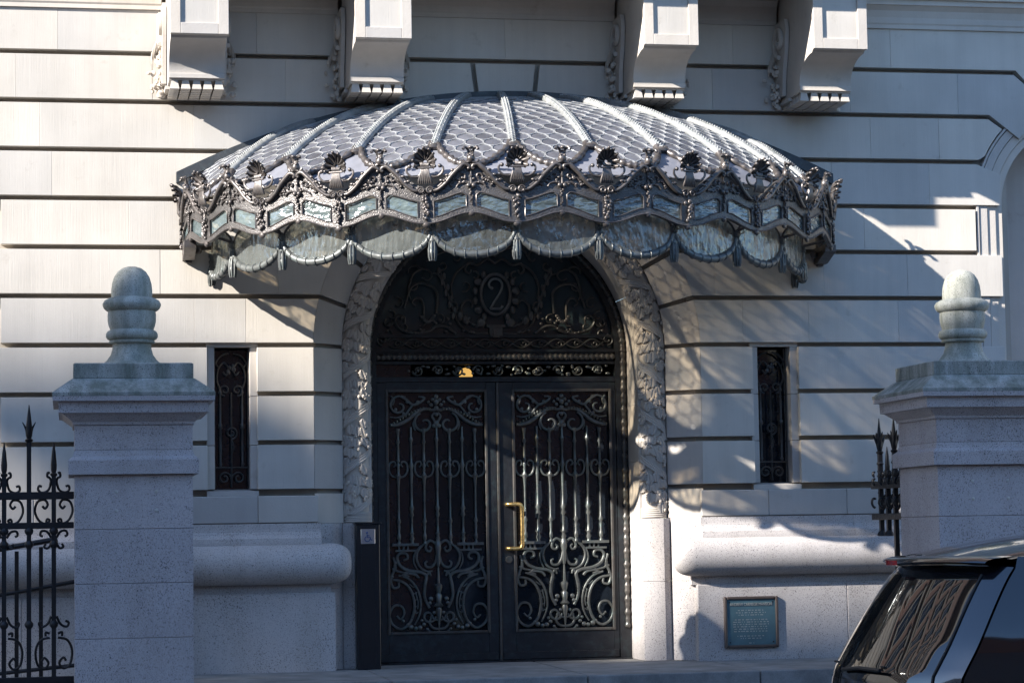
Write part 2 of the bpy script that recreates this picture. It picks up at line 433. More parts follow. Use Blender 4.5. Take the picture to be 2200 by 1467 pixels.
# backing wall behind the joints, with the arch and the slit windows left open
bk = MB()
for sgn in (-1, 1):
    zz = [1.2, 1.545]; 
    def bx(x0, x1, z0, z1): bk.box(min(sgn*x0, sgn*x1), max(sgn*x0, sgn*x1), .092, .30, z0, z1)
    e = 7.0 if sgn < 0 else 4.72
    bx(1.70, e, .0, 1.545); bx(1.70, 2.212, 1.545, 2.782); bx(2.642, e, 1.545, 2.782)
    zl = 2.782
    for i in range(24):
        z0 = 2.782+(4.49-2.782)*i/24; z1 = 2.782+(4.49-2.782)*(i+1)/24
        bx(xe(z1, 1.70)+.0, e, z0, z1)
bk.box(-7, 4.72, .092, .30, 4.49, 5.0); bk.box(-7, 7, .092, .30, 5.0, 6.2)
mk('wall_core', bk, 'mortar', F)
# splayed arch stones
def splay_ring(a, y): return a, y
SPROF = [(RA-.002, -.0), (1.665, .045), (1.58, .115), (1.46, .20), (1.46, .29), (RA-.002, .29)]
SPBACK = [(1.725, .10), (1.65, .14), (1.56, .205), (1.458, .26), (1.458, .28), (1.725, .28)]
def splay_piece(prof, path, m, name):
    """path: list of functions r -> (x,z)"""
    n = len(prof); V = []; Fc = []
    for fn in path:
        for r, y in prof: x, z = fn(r); V.append((x, y, z))
    for i in range(len(path)-1):
        for j in range(n): Fc.append((i*n+j, i*n+(j+1) % n, (i+1)*n+(j+1) % n, (i+1)*n+j))
    Fc += [tuple(range(n)), tuple(range((len(path)-1)*n, len(path)*n))]
    return mk(name, MB().add(V, Fc), m, F, True, 30)
def lin(sgn, z): return lambda r: (sgn*r, z)
def ang(q): return lambda r: (r*math.cos(q), ZC+r*math.sin(q))
for sgn in (-1, 1):
    for z0, z1 in ((1.262, 1.516), (1.558, 1.936), (1.978, 2.356), (2.398, 2.776)):
        splay_piece(SPROF, [lin(sgn, z0), lin(sgn, z1)], 'limes', 'jamb_stone')
    for k in (6, 5, 4, 3):
        q0 = math.asin(max(0.02, (zj[k]-ZC)/RA)); q1 = math.asin((zj[k-1]-GAP-ZC)/RA)
        qs = [q0+(q1-q0)*i/8 for i in range(9)]
        if sgn < 0: qs = [PI-q for q in qs]
        splay_piece(SPROF, [ang(q) for q in qs], 'limes', 'voussoir')
splay_piece(SPBACK, [lin(1, 1.2)]+[ang(q) for q in np.linspace(0, PI, 40)]+[lin(-1, 1.2)], 'mortar', 'arch_core')
# door reveal of smooth pale stone
RV = [(1.205, .235), (1.455, .235), (1.455, .9), (1.205, .9)]
def reveal(path): return splay_piece(RV, path, 'limes', 'reveal_stone')
for sgn in (-1, 1):
    zs = [1.26, 1.77, 2.28, 2.78]
    for i in range(3): reveal([lin(sgn, zs[i]+.001), lin(sgn, zs[i+1]-.001)])
qs = np.linspace(0, PI, 9)
for i in range(8): reveal([ang(q) for q in np.linspace(qs[i]+.0008, qs[i+1]-.0008, 7)])
# carved band: half-round bed with ribbons, oak leaves and acorns
BR = 1.335; LJB = ZC-1.33; LA = PI*BR; LT = 2*LJB+LA
def band_at(s):
    if s < LJB: return Vector((-BR, 0, 1.33+s)), Vector((0, 0, 1)), Vector((-1, 0, 0))
    if s > LJB+LA: return Vector((BR, 0, ZC-(s-LJB-LA))), Vector((0, 0, -1)), Vector((1, 0, 0))
    q = PI-(s-LJB)/BR
    return Vector((BR*math.cos(q), 0, ZC+BR*math.sin(q))), Vector((math.sin(q), 0, -math.cos(q))), Vector((math.cos(q), 0, math.sin(q)))
def band_pt(s, a, h=0.0):
    """a: angle across the half-round (-90..90), h: height above it"""
    p, t, o = band_at(s); n = o*math.sin(a)*(.108+h)+Vector((0, -1, 0))*math.cos(a)*(.060+h)
    return p+n+Vector((0, .250, 0))
cb = MB(); ns = 90; na = 10
V = [band_pt(LT*i/ns, -PI/2+PI*j/na) for i in range(ns+1) for j in range(na+1)]
cb.add(V, [(i*(na+1)+j, (i+1)*(na+1)+j, (i+1)*(na+1)+j+1, i*(na+1)+j+1) for i in range(ns) for j in range(na)])
CB = mk('carved_band', cb, 'carve', F, True)
for sgn in (-1, 1):
    for i in range(5):
        mk('ring_moulding', MB().tube([(sgn*BR+.116*math.sin(a), .250-.072*math.cos(a), 1.273+i*.017) for a in np.linspace(-PI/2, PI/2, 9)], .0095, 6), 'carve', CB, True)
def leafmesh(seed):
    r = random.Random(seed); mb = MB(); n = 9
    L = .145; out = []
    for i in range(n+1):
        t = i/n; wv = .058*math.sin(PI*min(1, t*.93+.05))**.6*(1+.20*math.cos(i*PI))
        out.append((t*L-L*.5, wv))
    V = []
    for i, (y, wv) in enumerate(out):
        e = r.uniform(-.003, .003)
        V += [(-wv, y, -.026), (-wv, y, -.002+e), (-wv*.5, y, .007), (-.004, y, .004), (0, y, -.001), (.004, y, .004), (wv*.5, y, .007), (wv, y, -.002-e), (wv, y, -.026)]
    k = [(i*9+j, i*9+j+1, i*9+9+j+1, i*9+9+j) for i in range(n) for j in range(8)]
    k += [tuple(range(9)), tuple(range(n*9, n*9+9))]
    mb.add(V, k)
    return shared('oak_leaf', mb, 'carve')
LM = [leafmesh(i) for i in range(3)]
ac = MB(); rb = random.Random(11)
nrib = 17; step = LT/nrib
for i in range(nrib):
    s0 = i*step; dirn = 1 if s0+step/2 < LT/2 else -1
    # ribbon wound round the band
    pts = []
    rv = MB()
    def rf(t, e):
        a = -PI/2+PI*t; s = s0+dirn*(-.13+.26*t)*-1+e*.036 + .04
        return band_pt(min(max(s, 0), LT), a, .022+.003*math.sin(e*PI*3))
    rv.grid(lambda u, v: rf(u, (v-.5)*2), 12, 8)
    rv.grid(lambda u, v: band_pt(min(max(s0+dirn*(.13-.26*u)+.04+(v-.5)*.072, 0), LT), -PI/2+PI*u, -.02), 12, 1)
    mk('ribbon', rv, 'carve', CB, True, 60)
    for j in range(15):
        a = math.radians((-56, 0, 54, -28, 27)[j % 5])+rb.uniform(-.1, .1)
        s = s0+.05+step*(.16+.22*(j//5)+(.11 if j % 5 > 2 else 0))+dirn*(.09*(-a)/1.2)+rb.uniform(-.015, .015)
        if s > LT-.02 or s < .02: continue
        p, t, o = band_at(s); n = (o*math.sin(a)*.075+Vector((0, -1, 0))*math.cos(a)*.122).normalized()
        tt = (t-n*t.dot(n)).normalized(); tw = rb.uniform(-.35, .35)-.5*a*(1 if s < LT/2 else -1)
        tt = Matrix.Rotation(tw+(PI if (s < LT/2) else 0), 3, n) @ tt; bb = tt.cross(n)
        mw = Matrix((bb, tt, n)).transposed().to_4x4(); mw.translation = band_pt(s, a, .015+rb.uniform(0, .007))
        sc = rb.uniform(.56, .72); mw = mw @ Matrix.Diagonal((sc, sc, sc*1.1, 1))
        inst('leaf', LM[(i+j) % 3], CB, mw)
        if j % 3 == 0:
            for q in range(2):
                ac.blob(band_pt(min(max(s+rb.uniform(-.06, .06), 0), LT), a+rb.uniform(-.3, .3), .022), (.014, .013, .018), 7, 5)
mk('acorns', ac, 'carve', CB, True)['kind'] = 'stuff'

# ---- granite base on both sides of the door
for sgn in (-1, 1):
    X0 = 1.70; XE = 6.8 if sgn < 0 else 4.9
    js = [X0, 2.22, 3.15, 4.1, XE] if sgn < 0 else [X0, 2.32, 3.05, 3.9, XE]
    P = lambda a, b, *r: (min(sgn*a, sgn*b), max(sgn*a, sgn*b))+r
    for i in range(4): mk('sill_stone', MB().box(*P(js[i]+(.001 if i else 0), js[i+1]-.001), -.035, .05, 1.268, 1.498, .006), 'limes', F)
    og = [(-.030, 1.262), (-.045, 1.262), (-.047, 1.21), (-.05, 1.19), (-.062, 1.165), (-.085, 1.145), (-.10, 1.135), (-.105, 1.10), (-.105, 1.075), (.05, 1.075), (.05, 1.262)]
    for a, b in ((1.685, 3.1), (3.102, XE)): mk('base_moulding', MB().prism(og, 'x', *P(a, b)), 'gran', F)
    # great half-round moulding with a rounded end
    tr = MB(); n = 14; m = 10; R = .172; zc = .915; yc = -.05
    V = []; xs = [XE, 1.60]+[1.60-.175*math.sin(q) for q in np.linspace(.15, PI/2, m)]; rs = [1, 1]+[max(.02, math.cos(q)**.62) for q in np.linspace(.15, PI/2, m)]
    for x, rr in zip(xs, rs):
        for j in range(n+1):
            a = -PI/2+PI*j/n; V.append((sgn*x, yc+.02-(R*math.cos(a)+.02)*rr, zc+R*math.sin(a)*rr))
    tr.add(V, [(i*(n+1)+j, (i+1)*(n+1)+j, (i+1)*(n+1)+j+1, i*(n+1)+j+1) for i in range(len(xs)-1) for j in range(n)])
    mk('torus_moulding', tr, 'gran', F, True, 50)
    mk('base_fillet', MB().box(*P(1.60, XE), -.02, .05, .665, .76), 'gran', F)
    d0 = 1.565 if sgn < 0 else 1.64
    dj = [d0, 2.9, 4.2, XE] if sgn < 0 else [d0, 3.02, 4.1, XE]
    for i in range(3): mk('granite_block', MB().box(*P(dj[i]+(.001 if i else 0), dj[i+1]-.001), -.06, .05, -.1 if abs(dj[i]) < 2.8 else GZ+.13, .668, .006), 'gran', F)
    # granite foot of the splayed jamb and of the band
    for z0, z1 in ((.003, .70), (.703, 1.259)):
        splay_piece([(1.73, .012), (1.60, .055), (1.475, .19), (1.475, .29), (1.73, .29)], [lin(sgn, z0), lin(sgn, z1)], 'gran', 'jamb_foot')
        splay_piece([(1.47, .20), (1.40, .155), (1.30, .155), (1.215, .195), (1.205, .24), (1.205, .9), (1.47, .9)], [lin(sgn, z0), lin(sgn, z1)], 'gran', 'band_foot')

# ---- slit windows with iron grilles
for sgn in (-1, 1):
    xc = sgn*2.428
    wd = mk('slit_window', MB().box(xc-.222, xc+.222, .262, .28, 1.52, 2.83), 'dglass', F)
    wd['label'] = 'narrow dark window behind a scrolled iron grille'
    for zz0, zz1 in ((1.56, 1.934), (1.98-.042, 2.354), (2.358, 2.78)):
        mk('window_jamb', MB().box(xc-.222, xc-.152, .056, .26, zz0, zz1, .004), 'limes', wd)
        mk('window_jamb', MB().box(xc+.152, xc+.222, .056, .26, zz0, zz1, .004), 'limes', wd)
    mk('window_head', MB().box(xc-.222, xc+.222, .054, .26, 2.782, 2.83), 'limes', wd)
    mk('window_sill', MB().prism([(.03, 1.5), (.26, 1.5), (.26, 1.565), (.03, 1.545)], 'x', xc-.222, xc+.222), 'limes', wd)
    g = MB(); y = .185
    def T(pts, r=.0085, k=4): g.tube([(xc+p[0], y, p[1]) for p in smoothpts([(a, b, 0) for a, b in pts], k)], r, 6)
    g.tube([(xc-.145, y, 1.57), (xc-.145, y, 2.775)], .008, 5); g.tube([(xc+.145, y, 1.57), (xc+.145, y, 2.775)], .008, 5)
    T([(0, 1.58), (0, 2.4)], .009)
    for s in (-1, 1):
        g.lathe([(.010, 0), (.016, .02), (.010, .04), (.014, .18), (.010, .32), (.019, .335), (.019, .36), (.010, .375), (.012, .5), (.008, .62), (.016, .64), (.008, .66)], (xc+s*.095, y, 1.76), 8)
        T([(s*a, b) for a, b in spiral(.055, 2.42, .05, .015, -PI/2, 2*PI)])
        T([(s*a, b) for a, b in [(.09, 2.42), (.12, 2.5), (.11, 2.6), (.06, 2.66), (.02, 2.6), (.04, 2.55), (.07, 2.58)]])
        T([(s*a, b) for a, b in [(.02, 2.74), (.08, 2.72), (.13, 2.66), (.11, 2.62)]])
        T([(s*a, b) for a, b in spiral(.06, 1.66, .055, .015, PI, -1.6*PI)])
    T(spiral(0, 2.05, .055, .012, -PI/2, 2.6*PI, 24), .010); T([(0, 1.99), (.02, 1.93), (0, 1.87)]); T([(-.14, 1.75), (.14, 1.75)])
    for q in range(6): g.blob((xc+.03*math.cos(q), y-.005, 2.60+.03*math.sin(q*1.3)), (.014, .008, .02), 6, 4)
    mk('window_grille', g, 'bronze', wd, True, 60)

# ---- arched window at the right edge: moulded surround and the dark opening behind
WX, WZ = 5.398, 4.08
def sur(r0, r1, y0, y1, m, nm):
    V = []; pr = [(r0, y0), (r1, y0), (r1, y1), (r0, y1)]
    path = [(lambda r: (WX-r, .9))]+[(lambda r, q=q: (WX-r*math.cos(q), WZ+r*math.sin(q))) for q in np.linspace(0, PI, 33)]+[(lambda r: (WX+r, .9))]
    return splay_piece(pr, path, m, nm)
sur(.985, 1.005, .012, .3, 'limes', 'architrave'); sur(.90, .975, .022, .3, 'limes', 'architrave'); sur(.815, .892, .034, .3, 'limes', 'architrave'); sur(.745, .808, .05, .3, 'limes', 'architrave')
iw = MB(); iw.box(4.60, 6.2, .52, .56, .9, 5.0); mk('window_recess', iw, 'limes', F)
mk('window_recess', MB().box(4.60, 4.653, .3, .52, .9, 4.1), 'limes', F)

# ---- string course and the balcony on brackets
for a, b in ((-7, -3.02), (-2.48, -1.49), (-.97, 1.0), (1.52, 2.51), (3.03, 5.2)):
    pr = [(.05, 5.70), (-.02, 5.70), (-.02, 5.735), (-.028, 5.75), (-.032, 5.80), (-.05, 5.86), (-.085, 5.90), (-.10, 5.905), (-.10, 5.95), (-.13, 5.955), (-.13, 6.08), (.05, 6.08)]
    mk('string_course', MB().prism(pr, 'x', a, b), 'limes', F)
bal = MB(); bal.box(-3.10, 3.16, -1.26, .05, 5.96, 6.02, .01); bal.box(-3.13, 3.19, -1.29, .05, 6.022, 6.2, .012)
BO = mk('balcony', bal, 'limes', F)
for x in np.linspace(-2.95, 3.0, 22):
    mk('baluster', MB().lathe([(.05, 0), (.05, .05), (.03, .09), (.075, .25), (.05, .42), (.03, .5), (.05, .56), (.05, .62)], (x, -1.15, 6.2), 8), 'limes', BO, True)
mk('rail', MB().box(-3.13, 3.19, -1.27, -1.03, 6.82, 6.98, .01), 'limes', BO)
for x in (-1.2, .3, 1.8): mk('shade_box', MB().box(x-.72, x+.72, -1.24, -1.06, 6.985, 7.75, .02), 'trim', BO)  # unseen boxes added to keep the sun off the upper right wall
def bracket(x0, x1):
    pr = [(.02, 4.985), (-.55, 4.985), (-.555, 5.0), (-.585, 5.0), (-.585, 5.035), (-.57, 5.04)]
    for q in np.linspace(0, 1, 10):
        a = PI*(q-.5)
        pr.append((-.57-.37*(1-math.cos(q*PI/2))**1.0, 5.05+.215*math.sin(q*PI/2)**.9))
    pr += [(-.955, 5.282), (-1.0, 5.287), (-1.0, 6.0), (.02, 6.0)]
    b = mk('bracket', MB().prism(pr, 'x', x0+.008, x1-.008), 'limes', F, True, 35)
    # front frame round a sunk panel
    y0, y1 = -1.022, -1.0
    for bx in ((x0, x0+.085, 5.283, 5.96), (x1-.085, x1, 5.283, 5.96), (x0+.086, x1-.086, 5.283, 5.375)):
        mk('panel_frame', MB().box(bx[0], bx[1], y0, y1+.02, bx[2], bx[3], .003), 'limes', b)
    mk('front_panel', MB().box(x0+.086, x1-.086, -1.004, -.98, 5.376, 5.95), 'lime', b)
    # hanging drops, five across and six deep
    xs = np.linspace(x0+.055, x1-.055, 5)
    for i in range(6):
        for x in xs:
            y = -.515+i*.088
            mk('drop', MB().add([(x-.026, y-.030, 4.985), (x+.026, y-.030, 4.985), (x+.026, y+.03, 4.985), (x-.026, y+.03, 4.985), (x-.040, y-.040, 4.912), (x+.040, y-.040, 4.912), (x+.040, y+.036, 4.912), (x-.040, y+.036, 4.912)], [(0,1,2,3),(4,7,6,5),(0,4,5,1),(1,5,6,2),(2,6,7,3),(3,7,4,0)]), 'limes', b)
    for s, xx in ((-1, x0), (1, x1)):
        a, c = sorted((xx+s*.0, xx-s*.03))
        mk('side_fillet', MB().prism([(-.0, 4.955), (-.30, 4.955), (-.30, 4.984), (-.0, 4.984)], 'x', a-.012, c+.012), 'limes', b)
        # flat scroll and a fruit swag where the bracket meets the wall
        sc = MB(); a, c = sorted((xx, xx+s*.035))
        sc.prism([(-.0, 5.02), (-.20, 5.02), (-.22, 5.2), (-.30, 5.42), (-.34, 5.60), (-.30, 5.70), (0, 5.70)], 'x', a, c)
        vo = MB(); vo.tube([(xx+s*.05, -.17+p[0], 5.52+p[1]) for p in spiral(0, 0, .15, .03, -PI/2*s*0-1.6, 2.1*PI, 22)], .022, 6)
        mk('scroll', sc, 'limes', b, True, 40); mk('volute', vo, 'limes', b, True, 40)
        fr = MB(); rr = random.Random(int(xx*100))
        for q in range(46):
            t = rr.random(); z = 5.36-.44*t; wd_ = .085*math.sin(PI*(.12+.8*t))+.02
            xq = xx+s*(.02+abs(rr.gauss(0, .5))*wd_); 
            if abs(xq-xx) > .16: continue
            fr.blob((xq, -.03-rr.random()*.09*math.sin(PI*(.1+.8*t)), z), (rr.uniform(.014, .03), rr.uniform(.014, .026), rr.uniform(.016, .03)), 7, 4)
        for q in range(9): fr.blob((xx+s*(.02+.012*q), -.06, 5.42-.012*q*q*.2), (.007, .02, .06), 6, 4)
        mk('fruit_swag', fr, 'carve', b, True)
for x0, x1 in ((-2.99, -2.51), (-1.46, -.985), (1.02, 1.50), (2.53, 3.018)): bracket(x0, x1)
# storeys above the frame, seen only as a reflection in the car window
mk('upper_wall', MB().box(-40, 45, .05, .4, 6.22, 26), 'brick', F)
for x in np.arange(-37.2, 18, 2.6):
    for z in (6.9, 11.2, 15.4, 19.4):
        wn = mk('window', MB().box(x-.62, x+.62, .035, .2, z, z+2.4), 'dglass', F)
        mk('window_frame', MB().box(x-.78, x-.62, -.05, .2, z-.1, z+2.4).box(x+.62, x+.78, -.05, .2, z-.1, z+2.4).box(x-.9, x+.9, -.12, .2, z+2.402, z+2.75).box(x-.9, x+.9, -.14, .2, z-.3, z-.102).box(x-.03, x+.03, .01, .03, z, z+2.4).box(x-.62, x+.62, .01, .03, z+1.2, z+1.26), 'trim', wn)
mk('upper_cornice', MB().box(-40, 45, -.7, .4, 26.002, 26.8).box(-40, 45, -.25, .4, 10.2, 10.5), 'trim', F)
mk('side_wall', MB().box(-40, -7.002, 0, .3, GZ+.13, 6.2).box(6.25, 45, 0, .3, GZ+.13, 6.2), 'lime', F)

# ================================================================== doors, transom and arched grille (parts of the front)
DY = .65
# dark hall behind
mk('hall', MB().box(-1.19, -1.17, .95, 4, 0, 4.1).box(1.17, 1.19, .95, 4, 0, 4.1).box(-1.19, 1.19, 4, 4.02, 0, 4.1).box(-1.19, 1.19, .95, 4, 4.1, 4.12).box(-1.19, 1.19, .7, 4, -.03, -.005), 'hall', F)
# bronze door case: flat frame with a leafy edge
def case_piece(r0, r1, y0, y1, m, nm):
    pr = [(r0, y0), (r1, y0), (r1, y1), (r0, y1)]
    return splay_piece(pr, [lin(1, .0)]+[ang(q) for q in np.linspace(0, PI, 41)]+[lin(-1, .0)], m, nm)
DF = case_piece(1.10, 1.204, DY-.02, DY+.12, 'bronzef', 'door_case')
for sgn in (-1, 1):
    mk('leaf_edge', MB().tube([(sgn*1.168, DY-.025, z) for z in np.linspace(.28, ZC, 150)], [.024+.009*math.sin(i*1.35)*math.cos(i*.37) for i in range(150)], 7), 'bronze', DF, True, 70)
mk('leaf_edge', MB().tube([(1.168*math.cos(q), DY-.025, ZC+1.168*math.sin(q)) for q in np.linspace(0, PI, 300)], [.024+.009*math.sin(i*1.35)*math.cos(i*.37) for i in range(300)], 7), 'bronze', DF, True, 70)
# transom: leaf-rope bar, scroll frieze, door head
TR = mk('transom', MB().box(-1.10, 1.10, DY-.005, DY+.1, 2.515, 2.56).box(-1.10, 1.10, DY, DY+.1, 2.675, 2.70).box(-1.10, 1.10, DY+.01, DY+.1, 2.70, 2.80, .01).box(-1.10, 1.10, DY-.005, DY+.1, 2.785, 2.81), 'bronzef', F)
mk('leaf_rope', MB().tube([(x, DY-.0, 2.738) for x in np.linspace(-1.1, 1.1, 170)], [.026+.007*math.sin(i*1.7) for i in range(170)], 8), 'bronze', TR, True, 70)
fz = MB(); rz = random.Random(5)
for i in range(10):
    x = -.72+i*.185; d = 1 if i % 2 else -1
    fz.tube([(x+a, DY+.02, 2.618+d*b) for a, b in spiral(0, 0, .052, .014, PI, PI-2.4*PI, 18)], .0095, 6)
    fz.tube([(x-.05+.04*j/3, DY+.02, 2.618+d*(.03*math.sin(j))) for j in range(7)], .008, 6)
    fz.blob((x, DY+.01, 2.618), (.016, .012, .016), 6, 4); fz.blob((x+.09, DY+.01, 2.618-d*.03), (.024, .012, .014), 6, 4)
    for q in range(4): fz.blob((x+rz.uniform(-.09, .09), DY+.015, 2.618+rz.uniform(-.045, .045)), (.015, .01, .012), 6, 4)
mk('scroll_frieze', fz, 'bal', TR, True, 60)
lm = mk('frieze_glass', MB().box(-1.10, -.78, DY+.05, DY+.06, 2.56, 2.675), 'dglass', TR)

# arched grille
TY = mk('arched_grille', MB().box(-1.105, 1.105, DY+.01, DY+.05, 2.915, 2.945), 'bronzef', F)
mk('arched_glass', MB().prism([(1.12*math.cos(q), ZC+1.12*math.sin(q)) for q in np.linspace(0, PI, 33)], 'y', DY+.06, DY+.075), 'tglass', TY)
def tz(dx, y): return dx/826.0, 3.298-(y-408)/826.0
tg = MB()
def TC(pts, r=.013, both=True, k=4, y=DY+.02):
    for s in ((-1, 1) if both else (1,)):
        P = [tz(s*a, b) for a, b in pts]
        g3 = [(p[0], y, p[1]) for p in smoothpts([(a, b, 0) for a, b in P], k)]
        n = len(g3); mk('scroll', MB().tube(g3, [r*(.55+.45*math.sin(PI*min(1, .25+.75*i/n))) for i in range(n)], 6), 'bronze', TY, True, 60)
def TB(x, y_, r, both=True):
    for s in ((-1, 1) if both else (1,)):
        a, z = tz(s*x, y_); tg.blob((a, DY+.01, z), r, 7, 5)
TC([(300, 690), (380, 640), (450, 640), (520, 680), (620, 690), (720, 660), (760, 600), (740, 560), (690, 570), (690, 620)], .017)
TC([(545, 580), (545, 480), (570, 430), (610, 430), (630, 460), (605, 485)], .013)
TC([(450, 540), (440, 400), (480, 340), (560, 315), (630, 340), (655, 400), (640, 440)], .015)
TC([(690, 500), (660, 400), (650, 330), (620, 250), (560, 210), (500, 220), (480, 260), (510, 290), (555, 275)], .012)
TC([(560, 210), (600, 185), (650, 200), (660, 240)], .011); TC([(760, 600), (800, 640), (840, 620), (830, 580)], .011)
TC([(130, 640), (200, 610), (255, 560), (255, 480), (215, 440), (175, 460), (180, 500)], .014)
TC([(60, 690), (180, 690), (270, 630), (310, 540), (350, 430), (390, 310), (420, 200)], .012)
TC([(0, 165), (60, 130), (130, 175), (200, 165), (225, 215), (195, 240), (180, 210)], .013)
TC([(200, 165), (290, 230), (335, 340), (320, 430)], .012); TC([(0, 110), (60, 60), (150, 40), (230, 70), (250, 110)], .013)
TC([(400, 300), (430, 250), (470, 240)], .010); TC([(320, 60), (420, 90), (520, 150)], .013)
for (a, b, r, d) in ((330, 480, 60, 1), (500, 110, 55, -1), (620, 330, 40, 1), (740, 470, 55, -1), (420, 590, 45, -1), (820, 690, 50, 1), (230, 330, 50, 1), (300, 120, 60, -1), (700, 640, 40, 1), (150, 260, 38, -1), (560, 600, 40, 1), (790, 560, 42, -1), (400, 180, 40, 1)):
    TC(spiral(a, b, r, 10, d*1.2, d*1.2+d*4.6*1.0, 14), .0095, True, 2)
for i in range(16):
    q = 2*PI*i/16+.2
    if abs(math.sin(q)) > .93: continue
    a, z = tz(158*math.cos(q), 410+190*math.sin(q)); tg.blob((a, DY+.005, z), (.030+.008*math.cos(i*2.1), .018, .036), 7, 5)
for i in range(9):
    t = i/8
    TB(310+105*t+14*(-1)**i, 560-340*t, (.017, .012, .034)); TB(470+90*t, 560+80*math.sin(t*3)*.6, (.02, .012, .016))
TB(110, 610, (.045, .022, .045)); TB(230, 590, (.035, .02, .04)); TB(270, 560, (.028, .018, .045))
for q in range(26): TB(rz.uniform(150, 820), rz.uniform(560, 690), (.016, .01, .013))
a, z = tz(0, 640)
tg.box(-.085, .085, DY-.01, DY+.05, z-.01, z+.015).box(-.06, .06, DY-.005, DY+.05, z-.085, z-.01).box(-.03, .03, DY-.015, DY+.05, z-.1, z-.02)
mk('leaves_and_buds', tg, 'bronze', TY, True, 60)['kind'] = 'stuff'
ov = [(.135*math.cos(q), DY, 3.308+.185*math.sin(q)) for q in np.linspace(0, 2*PI, 41)[:-1]]
mk('oval_frame', MB().tube(ov, .016, 8, closed=True), 'bronze', TY, True)
P2 = [(-28, 352), (-44, 345), (-50, 322), (-34, 294), (0, 282), (36, 296), (50, 330), (40, 372), (12, 420), (-18, 466), (-42, 508)]
g3 = [(tz(a, b)[0], DY-.005, tz(a, b)[1]) for a, b in P2]
n2 = MB().tube(smoothpts(g3, 5), .0115, 8)
n2.tube([(tz(a, b)[0], DY-.005, tz(a, b)[1]) for a, b in smoothpts([(-42, 508, 0), (0, 512, 0), (36, 508, 0), (52, 488, 0)], 5) for a, b in [(a, b)]] if False else [(tz(p[0], p[1])[0], DY-.005, tz(p[0], p[1])[1]) for p in smoothpts([(-42, 508, 0), (0, 510, 0), (36, 506, 0), (52, 486, 0)], 5)], .013, 8)
n2.blob((tz(-30, 352)[0], DY-.005, tz(-30, 352)[1]), .017, 8, 6)
nn = mk('house_number', n2, 'bal', TY, True); nn['label'] = 'bronze numeral 2 inside the oval'
lf = MB()
for i in range(6):
    x0 = -.98+i*.33
    for d in (1, -1):
        lf.tube([(x0+.33*t, DY+.02, 2.862+d*.040*math.sin(PI*2*t+.4)) for t in np.linspace(0, 1, 16)], .009, 6)
    lf.tube([(x0+.08+a, DY+.02, 2.862+b) for a, b in spiral(0, 0, .03, .01, 0, 2*PI, 12)], .008, 6)
    lf.tube([(x0+.25+a, DY+.02, 2.862+b) for a, b in spiral(0, 0, .03, .01, PI, 3*PI, 12)], .008, 6)
for s in (-1, 1): lf.tube([(s*1.04+s*a, DY+.02, 2.90+b) for a, b in spiral(0, 0, .055, .015, -PI/2, 2*PI, 16)], .011, 6)
mk('running_scroll', lf, 'bronze', TY, True, 60)

# ---- two door leaves
def lz(dx, y): return dx/570.0, 2.43-(y-95)/584.0
def baluster_mesh(kind):
    def Z(y): return lz(0, y)[1]
    if kind == 0: pr = [(290, 17), (300, 17), (318, 11), (340, 9), (362, 17), (370, 9), (450, 12), (458, 16), (468, 8), (482, 17), (496, 10), (508, 14), (520, 9), (538, 25), (556, 15), (600, 9), (680, 8), (755, 9), (775, 19), (788, 10), (800, 13), (832, 9), (848, 16), (864, 16), (874, 9), (886, 16), (892, 16)]
    else: pr = [(280, 8), (330, 9), (342, 16), (350, 16), (362, 9), (440, 9), (466, 12), (484, 22), (500, 12), (530, 15), (545, 13), (640, 9), (690, 13), (708, 21), (722, 12), (742, 19), (752, 10), (800, 9), (830, 12), (838, 19), (850, 12), (866, 20), (880, 12), (892, 20)]
    return shared('baluster', MB().lathe([(r/570*.62, Z(y)) for y, r in pr], (0, 0, 0), 10), 'bal')
BM = [baluster_mesh(0), baluster_mesh(1)]
